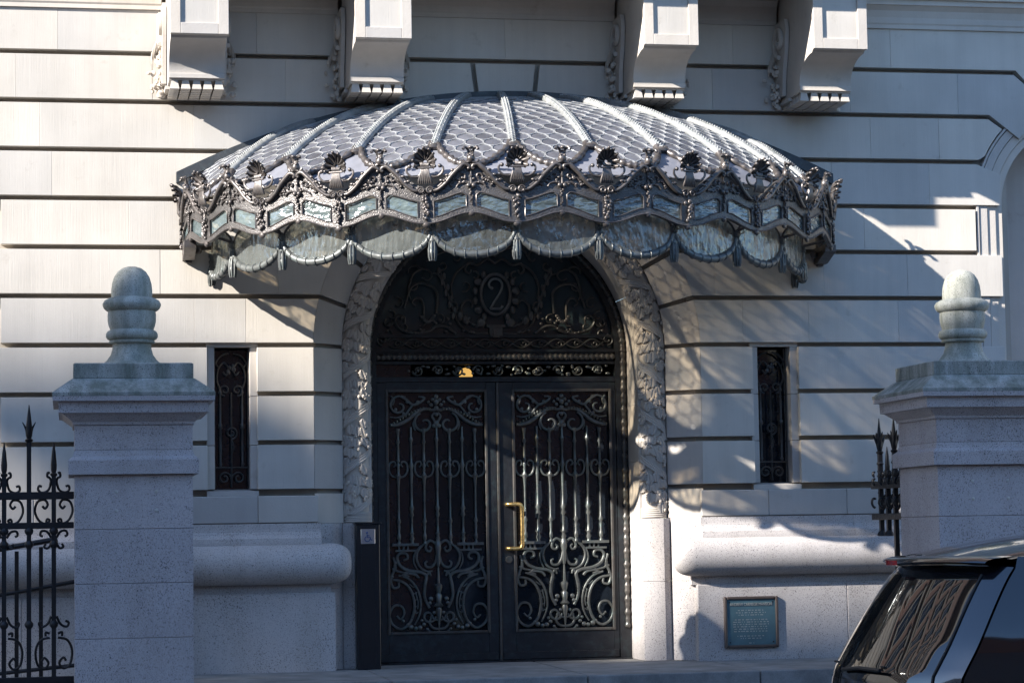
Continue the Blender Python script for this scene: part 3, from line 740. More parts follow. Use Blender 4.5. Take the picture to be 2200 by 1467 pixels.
def ornament():
    up_, lo = MB(), MB(); CV = []
    def T(mb, pts, r=.013, k=4, y=0.0, both=True):
        for s in ((-1, 1) if both else (1,)):
            g3 = smoothpts([(lz(s*a, b)[0], y, lz(s*a, b)[1]) for a, b in pts], k); n = len(g3)
            CV.append(shared('scroll', MB().tube(g3, [r*(.6+.4*math.sin(PI*min(1, .2+.8*i/n))) for i in range(n)], 7), 'bal'))
    def Bb(mb, x, y, r, both=True):
        for s in ((-1, 1) if both else (1,)): a, z = lz(s*x, y); mb.blob((a, -.005, z), r, 7, 5)
    T(up_, [(238, 272), (195, 266), (150, 244), (115, 214), (80, 192), (45, 187), (20, 194)], .020, 6)
    for i in range(14):
        t = i/13; Bb(up_, 235-200*t, 270-88*math.sin(t*PI/2)**1.1-(0 if t < .9 else -4), (.013, .02, .016))
    T(up_, [(-30, 194), (0, 190), (30, 194)], .014, 4, 0, False)
    T(up_, spiral(192, 172, 58, 12, -2.2, 4.6, 24), .012); T(up_, [(185, 118), (150, 140), (120, 165), (80, 150), (60, 128), (90, 122)], .014)
    T(up_, [(120, 165), (140, 190), (160, 215), (200, 232), (238, 228)], .011); T(up_, [(232, 118), (218, 140), (226, 165)], .010)
    T(up_, spiral(62, 262, 58, 12, -1.2, 5.4, 26), .013); T(up_, [(0, 290), (10, 250), (22, 225), (8, 205)], .012); T(up_, [(105, 230), (120, 265), (110, 300)], .009)
    for x, y, r in [(0, 122, .022), (0, 150, .026), (0, 182, .022), (18, 138, .017), (26, 165, .017), (0, 215, .018), (0, 262, .026), (14, 275, .017), (40, 150, .014), (150, 150, .016), (210, 190, .016), (95, 150, .015), (170, 210, .014)]: Bb(up_, x, y, (r, r*.7, r*1.1), x > 0)
    for x0 in (67, 200):
        for d in (-1, 1):
            T(up_, [(x0+d*8, 545), (x0+d*34, 535), (x0+d*48, 505), (x0+d*42, 470), (x0+d*22, 462), (x0+d*14, 478), (x0+d*24, 490)], .010)
    # lower half
    for s in (-1, 1):
        x0, z = lz(s*100, 895); x1, _ = lz(s*236, 895); a, b = sorted((x0, x1))
        lo.box(a, b, -.025, .02, z-.012, z+.012); lo.box(a+.03, b-.02, -.015, .02, z-.062, z-.045)
        for q in (.035, .075, .115): 
            lo.box(a+q+.02, a+q+.034, -.01, .015, z-.05, z-.01)
    T(lo, [(70, 892), (102, 925), (112, 965), (96, 1010), (62, 1034), (30, 1034)], .012); T(lo, [(88, 900), (120, 940), (126, 985), (108, 1026)], .009)
    T(lo, [(6, 905), (20, 885), (42, 876), (60, 895), (62, 922), (44, 932), (34, 916), (46, 906)], .013)
    T(lo, [(5, 940), (14, 985), (34, 1012), (60, 1012), (68, 992), (56, 982)], .013)
    T(lo, [(48, 1225), (72, 1170), (70, 1110), (62, 1060), (90, 1040), (150, 1030), (195, 1005), (212, 965), (196, 940), (165, 942), (158, 966), (178, 976)], .016)
    T(lo, [(62, 1060), (48, 1040), (40, 1060)], .012); T(lo, [(150, 1030), (175, 1050), (150, 1062)], .012); T(lo, [(205, 975), (225, 1000), (215, 1030), (170, 1040)], .012)
    T(lo, [(100, 1070), (120, 1050), (160, 1045), (195, 1058)], .013)
    T(lo, [(232, 960), (220, 1010), (236, 1045), (246, 1085), (232, 1118), (205, 1112), (206, 1088)], .014)
    T(lo, [(238, 1075), (190, 1085), (150, 1120), (128, 1180), (128, 1240), (150, 1300), (195, 1332), (240, 1306), (254, 1255), (230, 1212), (192, 1214), (178, 1250), (196, 1280), (216, 1264)], .0135, 5)
    T(lo, [(205, 1052), (150, 1075), (108, 1130), (92, 1200), (100, 1260), (125, 1310)], .011); T(lo, [(118, 1140), (112, 1170), (106, 1200), (110, 1230)], .008)
    for i in range(5): T(lo, [(150-8*i, 1100+34*i), (128-8*i*.3, 1116+34*i), (112-2*i, 1108+34*i)], .006)
    T(lo, spiral(52, 1268, 36, 9, PI, -1.3*PI, 20), .012); T(lo, [(0, 1335), (30, 1330), (48, 1305), (40, 1275)], .012); T(lo, [(0, 1350), (40, 1352), (58, 1335)], .010); T(lo, [(0, 1290), (28, 1282), (34, 1260)], .010)
    for x, y, r in [(78, 1310, .018), (98, 1326, .022), (120, 1330, .02), (145, 1322, .024), (160, 1310, .016), (88, 1290, .015), (185, 1290, .015), (60, 1335, .014), (24, 1250, .017), (40, 1178, .022), (46, 1200, .018), (222, 990, .015), (232, 1022, .014), (238, 1060, .014)]: Bb(lo, x, y, (r, r*.7, r))
    Z = lambda y: lz(0, y)[1]
    lo.lathe([(.012, Z(1010)), (.022, Z(985)), (.018, Z(950)), (.030, Z(915)), (.026, Z(880)), (.010, Z(868))], (0, 0, 0), 10)
    lo.lathe([(.004, Z(1348)), (.012, Z(1290)), (.03, Z(1240)), (.024, Z(1225)), (.045, Z(1215)), (.022, Z(1200)), (.030, Z(1160)), (.018, Z(1150)), (.034, Z(1118)), (.034, Z(1108)), (.014, Z(1098)), (.011, Z(1050)), (.006, Z(1012))], (0, 0, 0), 10)
    return shared('upper_blossoms', up_, 'bal'), shared('lower_blossoms', lo, 'bal'), CV
OU, OL, OC = ornament()
for sgn, ax in ((-1, -.557), (1, .593)):
    x0, x1 = (-1.098, -.012) if sgn < 0 else (.012, 1.098)
    if sgn < 0: px0, px1 = -1.008, -.108
    else: px0, px1 = .146, 1.046
    lf = MB(); y0, y1 = DY, DY+.06
    lf.box(x0, px0, y0, y1, .012, 2.51, .004).box(px1, x1, y0, y1, .012, 2.51, .004).box(px0, px1, y0, y1, 2.432, 2.51).box(px0, px1, y0, y1, .012, .277)
    D = mk('door_leaf', lf, 'bronzef', F)
    D['label'] = 'left bronze door leaf in shade' if sgn < 0 else 'right bronze door leaf with a brass pull'
    mk('kick_plate', MB().box(x0+.01, x1-.01, DY-.008, DY+.02, .02, .085, .004), 'bronzef', D)
    for bx in ((px0-.014, px0+.012, .262, 2.447), (px1-.012, px1+.014, .262, 2.447)): mk('panel_moulding', MB().box(bx[0], bx[1], DY-.012, DY+.01, bx[2], bx[3], .005), 'bronze', D)
    for bz in ((2.422, 2.448), (.262, .288)): mk('panel_moulding', MB().box(px0+.013, px1-.013, DY-.012, DY+.01, bz[0], bz[1], .005), 'bronze', D)
    mk('door_glass', MB().box(px0, px1, DY+.045, DY+.055, .277, 2.432), 'dglass', D)
    axx = (px0+px1)/2; MW = Matrix.Translation((axx, DY+.015, 0))
    for i, dx in enumerate((-200, -133, -67, 0, 66, 132, 198)):
        inst('baluster', BM[i % 2], D, Matrix.Translation((axx+dx/570.0, DY+.015, 0)))
    inst('upper_blossoms', OU, D, MW)['kind'] = 'stuff'; inst('lower_blossoms', OL, D, MW)['kind'] = 'stuff'
    for me_ in OC: inst('scroll', me_, D, MW)
    if sgn > 0:
        hp = [(.075, DY+.0, 1.405), (.075, DY-.05, 1.405), (.17, DY-.075, 1.405), (.192, DY-.08, 1.385), (.196, DY-.08, 1.33), (.196, DY-.08, 1.08), (.192, DY-.08, 1.03), (.17, DY-.075, 1.01), (.075, DY-.05, 1.01), (.075, DY, 1.01)]
        mk('pull_handle', MB().tube(smoothpts(hp, 4), .019, 10), 'brass', D, True)
        mk('keyhole', MB().lathe([(.03, 0), (.034, .008), (.02, .014)], (.085, DY-.012, .91), 12, 'y'), 'bronze', D, True)
mk('meeting_strip', MB().box(-.011, .011, DY-.016, DY+.03, .012, 2.51, .003), 'bronze', F)
mk('threshold', MB().box(-1.2, 1.2, DY-.06, DY+.1, -.004, .012, .004), 'bronzef', F)

# lamp seen through the frieze, lit, and a notice taped inside the glass
hl = thing('hall_lamp', (-.14, 1.5, 2.55), 'lit golden lamp glimpsed through the scroll frieze above the doors', 'lamp')
mk('globe', MB().blob((-.14, 1.5, 2.63), (.065, .065, .075), 12, 8), 'gold', hl, True)
mk('stem', MB().tube([(-.14, 1.5, 2.70), (-.14, 1.5, 4.1)], .012, 6), 'brass', hl, True)

# ================================================================== the canopy
K = thing('glass_canopy', (.04, 0, 3.3), 'curved iron and glass canopy with shell cresting and tasselled valance above the door', 'canopy')
class Ring:
    def __init__(s, a, d, xc, p):
        t = np.linspace(0, PI, 4001); s.x = -np.cos(t)*a+xc; s.y = -np.sin(t)*d; s.p = p
        s.L = np.r_[0, np.cumsum(np.hypot(np.diff(s.x), np.diff(s.y)))]; s.a, s.d, s.xc = a, d, xc
    def at(s, k):
        l = s.L[-1]/2+k*s.p
        if l < 0: return Vector((s.x[0], -l*0-.0+abs(0), 0)), Vector((-1, 0, 0))
        x = float(np.interp(l, s.L, s.x)); y = float(np.interp(l, s.L, s.y))
        n = Vector(((x-s.xc)/s.a**2, y/s.d**2, 0)).normalized()
        return Vector((x, y, 0)), n
    def bend(s, k0):
        def f(m, z, wv=0.0):
            p, n = s.at(k0+m/s.p); q = p+n*wv; q.y = min(q.y, .0); return (q.x, q.y, z)
        return f
RO = Ring(2.855, 2.15, .03, .7347); RI = Ring(2.61, 2.06, .015, .6745)
RO.p = RO.L[-1]/11; RI.p = RI.L[-1]/11
HB = RO.p/2
def cosw(m): return .5+.5*math.cos(PI*min(1, abs(m)/HB))
def z_bl(m): return 3.588+.081*cosw(m)**1.15
def z_gb(m): return 3.628+.090*cosw(m)**1.1
def z_gt(m):
    c = 3.768+.078*cosw(m)**1.1
    e = (abs(m)-.036)/.055
    if e < 1: c -= .045*(1-math.sqrt(max(0, 1-(1-max(0, e))**2)))
    return c
def z_up(m): return 3.872+.180*cosw(m)**.8
PB, PS = .036, .060                                   # half widths of the bud and shell pillars
def smesh(mb, fn, start): mb.map(lambda v: fn(v[0], v[2], v[1]), start)
rc = random.Random(21)
def shell_parts(k):
    """scallop shell with its sheath, arms and fruit pendant; local x along the fascia, y outward, z up"""
    f = RO.bend(k)
    def bent(mb): return mb.map(lambda v: f(v[0], v[2], v[1]))
    sh = MB(); nf = 9
    def surf(u, v):
        q = (u-.5)*math.radians(250); r = .016+.066*v
        fl = abs(math.sin(u*nf*PI)); rr = r*(1+.07*fl*v)
        x = rr*math.sin(q)*1.0; z = 4.074+rr*math.cos(q)*1.2
        y = .045+.020*fl*(.4+v)+.05*v*v-.018*abs(q)*v
        return (x, y, z)
    sh.grid(surf, nf*6, 7); sh.grid(lambda u, v: (lambda p: (p[0]*.99, p[1]-.022, p[2]))(surf(u, v)), nf*6, 7)
    for i in range(nf):
        p = surf((i+.5)/nf, 1); sh.blob((p[0], p[1]-.005, p[2]), (.0125, .018, .0125), 7, 5)
    for i in range(7):
        q = (i-3)/3; sh.tube([(q*.026, .055, 4.03), (q*.030, .060, 3.985), (q*.045, .055, 3.93), (q*.050, .045, 3.905)], [.007, .009, .013, .008], 6)
        sh.tube([(q*.024, .056, 4.03), (q*.027, .064, 4.05), (q*.034, .058, 4.07)], [.006, .009, .005], 6)
    sh.tube([(-.055, .062, 4.028), (.055, .062, 4.028)], .0085, 6)
    o = mk('shell', bent(sh), 'iron', K, True, 60)
    for s in (-1, 1):
        ar = MB(); ar.tube(smoothpts([(s*.030, .05, 3.985), (s*.060, .05, 3.957), (s*.105, .055, 3.962), (s*.140, .06, 3.995), (s*.142, .06, 4.030), (s*.122, .06, 4.045)], 5), .0095, 6)
        ar.blob((s*.118, .062, 4.042), .017, 7, 5)
        mk('scroll_arm', bent(ar), 'iron', o, True, 60)
        mk('volute', bent(MB().tube([(s*(.034)+s*a, .045, 3.852+b) for a, b in spiral(0, 0, .030, .008, PI*.1, PI*.1+2.6*PI, 20)], .0085, 6)), 'iron', o, True, 60)
    pe = MB(); r_ = random.Random(int(k*10)+100)
    for i in range(20):
        t = i/19; z = 3.80-.17*t; wd = .036*(1-abs(t-.3)*.9)
        pe.blob((r_.uniform(-1, 1)*wd, .028+r_.random()*.012, z), (r_.uniform(.010, .018), .013, r_.uniform(.012, .02)), 6, 4)
    pe.tube([(0, .03, 3.85), (0, .035, 3.80)], .006, 5)
    mk('fruit_pendant', bent(pe), 'iron', o, True, 60)
    return o
for k in np.arange(-5.5, 6, 1): shell_parts(k)
for bay in range(-5, 6):
    f = RO.bend(bay)
    pl = MB()
    lo_, hi_ = -HB, HB
    pl.ribbon(lambda t: (lo_+(hi_-lo_)*t, z_bl(lo_+(hi_-lo_)*t)), lambda t: (lo_+(hi_-lo_)*t, z_gb(lo_+(hi_-lo_)*t)), 28, -.012, .020, f)
    pl.ribbon(lambda t: (lo_+(hi_-lo_)*t, z_gt(lo_+(hi_-lo_)*t)), lambda t: (lo_+(hi_-lo_)*t, z_up(lo_+(hi_-lo_)*t)), 36, -.012, .014, f)
    for a, b in ((-PB, PB), (-HB, -HB+PS), (HB-PS, HB)):
        pl.ribbon(lambda t: (a+(b-a)*t, z_gb(a+(b-a)*t)-.004), lambda t: (a+(b-a)*t, z_gt(a+(b-a)*t)+.006), 6, -.011, .016, f)
    FP = mk('fascia_plate', pl, 'ironh', K, True, 40)
    # rims round the openings, raised bead along the lower edge, rounded tongues
    rm = MB()
    for s in (-1, 1):
        ms = np.linspace(PB+.003, HB-PS-.003, 12)
        loop = [(s*m, .020, z_gb(m)+.004) for m in ms]+[(s*m, .020, z_gt(m)-.004) for m in ms[::-1]]
        rm.tube(loop, .006, 5, closed=True)
    rm.tube([(m, .022, z_bl(m)+.004) for m in np.linspace(-HB, HB, 29)], .006, 5)
    rm.blob((0, .012, z_bl(0)-.002), (.030, .016, .026), 10, 6); rm.blob((HB, .012, z_bl(HB)-.004), (.033, .017, .028), 10, 6)
    if bay == -5: rm.blob((-HB, .012, z_bl(HB)-.004), (.033, .017, .028), 10, 6)
    mk('rim', rm.map(lambda v: f(v[0], v[2], v[1])), 'iron', FP, True, 60)
    for s in (-1, 1):
        gp = MB()
        a, b = s*PB, s*(HB-PS)
        gp.grid(lambda u, v: f(a+(b-a)*u, z_gb(a+(b-a)*u)+(z_gt(a+(b-a)*u)-z_gb(a+(b-a)*u))*v, .002), 12, 5)
        mk('fascia_pane', gp, 'fglass', K, True, 80)
    # S-scroll moulding rising from the volutes to the crest, with acanthus
    sm = MB()
    for s in (-1, 1):
        pts = [(s*(HB-.062), .034, 3.850), (s*(HB-.10), .036, 3.858), (s*(HB-.16), .040, 3.905), (s*(HB-.215), .044, 3.972), (s*(HB-.27), .046, 4.025), (s*.055, .046, 4.052), (s*.022, .046, 4.045), (s*.012, .046, 4.025), (s*.025, .046, 4.015)]
        q = smoothpts(pts, 5); sm.tube(q, [.0125+.007*math.sin(PI*i/(len(q)-1)) for i in range(len(q))], 7)
        pts = [(s*(HB-.10), .036, 3.878), (s*(HB-.16), .040, 3.93), (s*(HB-.22), .044, 3.998), (s*(HB-.28), .046, 4.045), (s*.02, .04, 4.075)]
        sm.tube(smoothpts(pts, 5), .009, 6)
        for i in range(6):
            t = i/5; sm.blob((s*(HB-.13-.11*t), .050, 3.915+.10*t+.012*(-1)**i), (.020, .011, .012), 6, 4)
    mk('crest_scroll', sm.map(lambda v: f(v[0], v[2], v[1])), 'iron', K, True, 60)
    # bud finial on the crest
    bd = MB()
    bd.lathe([(.012, 4.055), (.030, 4.075), (.034, 4.10), (.026, 4.125), (.014, 4.14), (.020, 4.155), (.004, 4.165)], (0, .045, 0), 9)
    for s in (-1, 1):
        bd.tube(smoothpts([(s*.012, .05, 4.13), (s*.022, .055, 4.165), (s*.045, .07, 4.185), (s*.058, .085, 4.165)], 4), [.011]*10+[.013]*3, 6)
        bd.tube(smoothpts([(s*.01, .06, 4.07), (s*.04, .055, 4.062), (s*.062, .05, 4.085)], 4), .010, 6)
        bd.blob((s*.016, .066, 4.12), .012, 6, 4)
    bd.blob((0, .075, 4.18), (.024, .03, .014), 7, 5)
    mk('bud_finial', bd.map(lambda v: f(v[0], v[2], v[1])), 'iron', K, True, 60)
    # relief foliage below the crest and the small pendant on the bud pillar
    fo = MB(); r_ = random.Random(bay+40)
    for s in (-1, 1):
        fo.tube([(s*.062+s*a, .024, 3.958+b) for a, b in spiral(0, 0, .030, .010, -.5, 4.6, 14)], .008, 5)
        fo.tube(smoothpts([(s*.085, .024, 3.93), (s*.12, .024, 3.945), (s*.145, .024, 3.92), (s*.165, .024, 3.895), (s*.15, .024, 3.885)], 4), .008, 5)
        fo.tube(smoothpts([(s*.01, .024, 3.90), (s*.05, .024, 3.91), (s*.095, .024, 3.90), (s*.115, .024, 3.875)], 4), .0075, 5)
        for i in range(9): fo.blob((s*(.02+.16*r_.random()), .024, 3.885+.085*r_.random()*(1-.3*i/9)), (.014, .010, .010), 6, 4)
        fo.blob((s*.020, .034, 3.885), (.019, .017, .019), 8, 6)
    for i in range(9): fo.blob((r_.uniform(-.012, .012), .026, 3.865-.016*i), (.012-.0007*i, .011, .012), 6, 4)
    fo.tube([(0, .026, 4.02), (0, .028, 3.90)], .007, 5); fo.blob((0, .03, 3.965), (.012, .014, .02), 6, 4)
    mk('relief_foliage', fo.map(lambda v: f(v[0], v[2], v[1])), 'iron', K, True, 60)

# ---- tasselled valance on the inner ring
HI = RI.p/2
def z_v(m): return 3.375+.175*(1-math.sqrt(max(0, 1-(abs(m)/(HI-.012))**2)))
for bay in range(-5, 6):
    f = RI.bend(bay); lim = HI-.0125
    gp = MB()
    gp.grid(lambda u, v: f(-lim+2*lim*u, (3.352+.198*(1-math.sqrt(max(0, 1-(2*u-1)**2))))*(1-v)+(3.57+.16*math.sqrt(max(0, 1-(2*u-1)**2)))*v, 0), 22, 8)
    mk('valance_pane', gp, 'vglass', K, True, 80)
    ga = MB()
    q = [(-lim*math.cos(a), 0.006, 3.55-.200*math.sin(a)) for a in np.linspace(.02, PI-.02, 34)]
    ga.tube(q, [.015+.017*math.sin(PI*i/33)+.003*math.sin(i*2.4) for i in range(34)], 8)
    for i in range(2, 32, 3): ga.tube([(q[i][0]+(.0), .006+(.019+.017*math.sin(PI*i/33))*math.cos(b), q[i][2]+(.018+.017*math.sin(PI*i/33))*math.sin(b)) for b in np.linspace(0, 2*PI, 9)[:-1]], .0045, 4, closed=True)
    mk('garland', ga.map(lambda v: f(v[0], v[2], v[1])), 'zinc', K, True, 60)
    tp = MB(); tp.tube([(-lim*math.cos(a), 0, 3.57+.16*math.sin(a)) for a in np.linspace(0, PI, 20)], .010, 6)
    mk('valance_frame', tp.map(lambda v: f(v[0], v[2], v[1])), 'iron', K, True, 60)
for k in np.arange(-5.5, 6, 1):
    f = RI.bend(k); ts = MB(); rs = MB()
    rs.lathe([(.03, -.01), (.034, .012), (.024, .022), (.022, .016), (.010, .026), (.002, .028)], (0, 0, 3.575), 12, 'y')
    for i in range(6): rs.blob((.020*math.cos(i*PI/3), .02, 3.575+.020*math.sin(i*PI/3)), .009, 6, 4)
    tb = [(.006, 3.545), (.010, 3.535), (.009, 3.50), (.020, 3.475), (.022, 3.462), (.016, 3.455), (.020, 3.435), (.023, 3.405), (.020, 3.392), (.024, 3.385), (.021, 3.36), (.018, 3.335), (.010, 3.318)]
    ts.lathe([(r*1.35, z) for r, z in tb], (0, 0, 0), 10)
    for i in range(8):
        a = 2*PI*i/8; ts.tube([(.027*math.cos(a), .027*math.sin(a), 3.46), (.032*math.cos(a), .032*math.sin(a), 3.40), (.030*math.cos(a), .030*math.sin(a), 3.34), (.022*math.cos(a), .022*math.sin(a), 3.308)], .007, 5)
    for s in (-1, 1): ts.tube([(0, .004, 3.55), (s*.018, .004, 3.50), (s*.03, .004, 3.47)], .007, 5)
    rr = lambda v: f(v[0], v[2], v[1]+.004)
    o = mk('tassel', ts.map(rr), 'zinc', K, True, 60)
    mk('rosette', rs.map(rr), 'zinc', o, True, 60)

# ---- domed roof: ribs, fish-scale panes set in a pale lattice, laurel ropes along the foot
XP, YP = .11, 1.24
def roof(k, t, h=0.0):
    p, n = RO.at(k); p = p-n*.03
    if p.y > -.02: p.y = -.02
    rt_ = YP/(YP-p.y); xw = XP+(p.x-XP)*rt_
    x = p.x+(xw-p.x)*t; y = p.y*(1-t)
    zw = 5.0-.084*(xw-XP)**2; z0 = 3.985
    z = z0+(zw-z0)*(.40*t+.60*(1-(1-t)**2.2))
    return Vector((x, y, z))
def roofn(k, t):
    e = .01; a = roof(k+e, t)-roof(k-e, t); b = roof(k, min(1, t+e))-roof(k, max(0, t-e))
    n = a.cross(b); 
    if n.length < 1e-9: n = Vector((0, -1, 1))
    n.normalize(); return n if n.z > 0 else -n
def tU(u): return .045+.16*(abs(u)/.5)**2.2
cells = []; CW, CR = .150, .107
for bay in range(-5, 6):
    n1 = 12
    pp = MB(); pp.grid(lambda u, v: roof(bay-.5+u, tU(u-.5)*v), n1, 4)
    mk('roof_plate', pp, 'rplate', K, True, 80)
    # laurel rope along the U
    q = [roof(bay+u, tU(u))+roofn(bay+u, tU(u))*.018 for u in np.linspace(-.47, .47, 48)]
    mk('laurel_rope', MB().tube(q, [.026+.008*math.sin(i*1.9)+.004*math.sin(i*.7) for i in range(48)], 8), 'iron', K, True, 70)
    mer = sum((roof(bay, (i+1)/20)-roof(bay, i/20)).length for i in range(20))
    row = 0; came = MB()
    while True:
        t = (.06+row*CR)/mer
        if t > 1.02: break
        wdt = (roof(bay+.5, min(1, t))-roof(bay-.5, min(1, t))).length
        for j in range(-5, 6):
            xo = (j+(0 if row % 2 == 0 else .5))*CW; V = []; V2 = []
            for dx, dy in ((0, .078), (.048, .064), (.082, .028), (.082, -.028), (.048, -.064), (0, -.078), (-.048, -.064), (-.082, -.028), (-.082, .028), (-.048, .064)):
                uu = (xo+dx*.97*.885)/wdt; uu = max(-.49, min(.49, uu)); tt = max(tU(uu)+.004, min(.997, t+dy*.97*.885/mer)); V.append((uu, tt))
                u2 = max(-.498, min(.498, (xo+dx*.945)/wdt)); V2.append((u2, max(tU(u2)-.004, min(1.0, t+dy*.945/mer))))
            us = [v[0] for v in V]; ts_ = [v[1] for v in V]
            if max(us)-min(us) < .035 or max(ts_)-min(ts_) < .012: continue
            P3 = [roof(bay+u, tt) for u, tt in V]; n = roofn(bay+sum(us)/10, sum(ts_)/10)
            dz_ = n*rc.uniform(-.0015, .0005); cells.append((bay, [roof(bay+u, tt)+dz_ for u, tt in V2], n)); came.tube([p+n*.004 for p in P3], 0.0041, 4, closed=True)
        row += 1
    mk('lattice', came, 'lattice', K, True, 60)
def cell_mesh(mb, c):
    bay, P3, n = c; V = list(P3)+[sum(P3, Vector())/10+n*.004]
    mb.add(V, [(i, (i+1) % 10, 10) for i in range(10)])
def facing(c):
    p = sum(c[1], Vector())/10; e = max((p-q).length for q in c[1]); return -c[2].dot((Vector(CAM)-p).normalized())*e
order = sorted(cells, key=facing)
for c in order[:300]:
    mb = MB(); cell_mesh(mb, c); mk('roof_pane', mb, 'rglass', K)
if len(order) > 300:
    mb = MB()
    for c in order[300:]: cell_mesh(mb, c)
    mk('roof_panes', mb, 'rglass', K)['kind'] = 'stuff'
for k in np.arange(-4.5, 5, 1):
    q = [roof(k, t)+roofn(k, t)*.016 for t in np.linspace(.17, 1, 60)]
    rb_ = MB().tube(q, [.034+.003*math.sin(i*2.2) for i in range(60)], 8)
    for i in range(60):
        for s in (-1, 0, 1):
            n = roofn(k, .17+.83*i/59); p = q[i]+n*(.032 if s == 0 else .024)+Vector((s*.022, 0, 0))
            rb_.blob(p, .0095, 5, 4)
    ri = mk('rib', rb_, 'ribm', K, True, 70)
    mk('rib_cap', MB().blob(roof(k, .165)+Vector((0, -.01, .02)), (.05, .04, .03), 8, 5), 'iron', ri, True)
fl = MB(); xs = np.linspace(-2.88, 2.96, 50)
def zw_(x):
    return 5.0-.084*(x-XP)**2
fl.ribbon(lambda t: (-2.90+5.90*t, zw_(-2.90+5.9*t)-.05), lambda t: (-2.90+5.90*t, zw_(-2.90+5.9*t)+.045), 50, 0, 1, lambda u, v, w_: (u, -.055+.053*w_, v))
mk('wall_flashing', fl, 'flash', K)
# end brackets and stays where the canopy meets the wall
for s, x in ((-1, -2.80), (1, 2.86)):
    e = MB(); e.prism([(0, 3.52), (-.10, 3.52), (-.34, 3.60), (-.34, 3.66), (0, 3.66)], 'x', x-.05, x+.05)
    e.blob((x+s*-.08, -.10, 3.60), .035, 10, 6)
    mk('end_bracket', e, 'iron', K, True, 40)
    mk('wall_stile', MB().box(x-.03, x+.03, -.05, -.002, 3.50, 4.15, .006), 'iron', K)
for k in np.arange(-4.5, 5, 1):
    a, n = RO.at(k); b, _ = RI.at(k)
    mk('stay', MB().tube([(a.x, a.y, 3.66), (b.x, b.y, 3.60)], .014, 6), 'iron', K, True)

# ================================================================== gate piers
def pier(xc, hw, yf, label):
    hd = .43; yc = yf+hd; G = GZ+.13
    T = thing('gate_pier', (xc, yc, G), label, 'gate pier', 'stone gate piers before the door')
    def ring_sq(prof, m, name, par=T):
        """square-plan profile: list of (outset from shaft face, z)"""
        mb = MB(); V = []
        for o, z in prof:
            V += [(xc-hw-o, yc-hd-o, z), (xc+hw+o, yc-hd-o, z), (xc+hw+o, yc+hd+o, z), (xc-hw-o, yc+hd+o, z)]
        n = len(prof)
        Fc = [(i*4+j, i*4+(j+1) % 4, i*4+4+(j+1) % 4, i*4+4+j) for i in range(n-1) for j in range(4)]+[(0, 1, 2, 3), ((n-1)*4, (n-1)*4+1, (n-1)*4+2, (n-1)*4+3)]
        return mk(name, mb.add(V, Fc), m, par)
    zs = [G, .417, .821, 1.223, 1.628]
    for i in range(4):
        e = .0035
        ring_sq([(-.006, zs[i]+.0005), (0, zs[i]+.005), (0, zs[i+1]-.005), (-.006, zs[i+1]-.0005)], 'granp', 'shaft_block')
    ring_sq([(-.004, 1.629), (.042, 1.629), (.044, 1.632), (.046, 1.735), (.040, 1.745), (.012, 1.765), (.002, 1.80), (0, 1.81)], 'granp', 'band_course')
    ring_sq([(-.002, 1.811), (0, 1.815), (0, 1.994), (-.003, 1.997)], 'granp', 'neck_block')
    ring_sq([(0, 1.998), (.012, 1.999), (.014, 2.02), (.045, 2.045), (.085, 2.078), (.10, 2.083), (.115, 2.084), (.118, 2.165), (.125, 2.168), (.158, 2.170), (.160, 2.205)], 'granp', 'cornice')['label'] = 'moulded granite cap with weathered edge'
    ring_sq([(.1605, 2.2055), (.162, 2.21), (.163, 2.232), (.04, 2.325), (.008, 2.345)], 'grancap', 'weathering')
    ring_sq([(.004, 2.3455), (.008, 2.349), (.008, 2.452), (-.004, 2.46)], 'grancap', 'plinth')
    pf = [(.265, 2.461), (.235, 2.475), (.195, 2.505), (.162, 2.55), (.148, 2.60), (.146, 2.635), (.172, 2.64), (.176, 2.652), (.168, 2.663), (.186, 2.672), (.197, 2.69), (.197, 2.712), (.186, 2.732), (.165, 2.742), (.168, 2.755), (.176, 2.775), (.183, 2.81), (.184, 2.86), (.180, 2.885), (.196, 2.893), (.212, 2.908), (.221, 2.93), (.221, 2.945), (.208, 2.968), (.178, 2.985), (.156, 2.992), (.156, 3.05), (.150, 3.10), (.135, 3.15), (.11, 3.19), (.075, 3.218), (.035, 3.231), (.004, 3.234)]
    mk('finial', MB().lathe(pf, (xc, yc, 0), 36), 'granfin', T, True, 50)
    for a in (-.13, .165):
        for z in (1.36, 1.50):
            mk('plug', MB().lathe([(.012, -.002), (.015, 0), (.011, .003)], (xc+a, yc-hd-.002, z), 8, 'y'), 'limes', T, True)
    return T
pier(-3.336, .435, -2.48, 'granite gate pier with acorn finial beside the spiked railing, left of the door')
pier(3.375, .42, -2.53, 'granite gate pier with acorn finial half hidden by the black car')

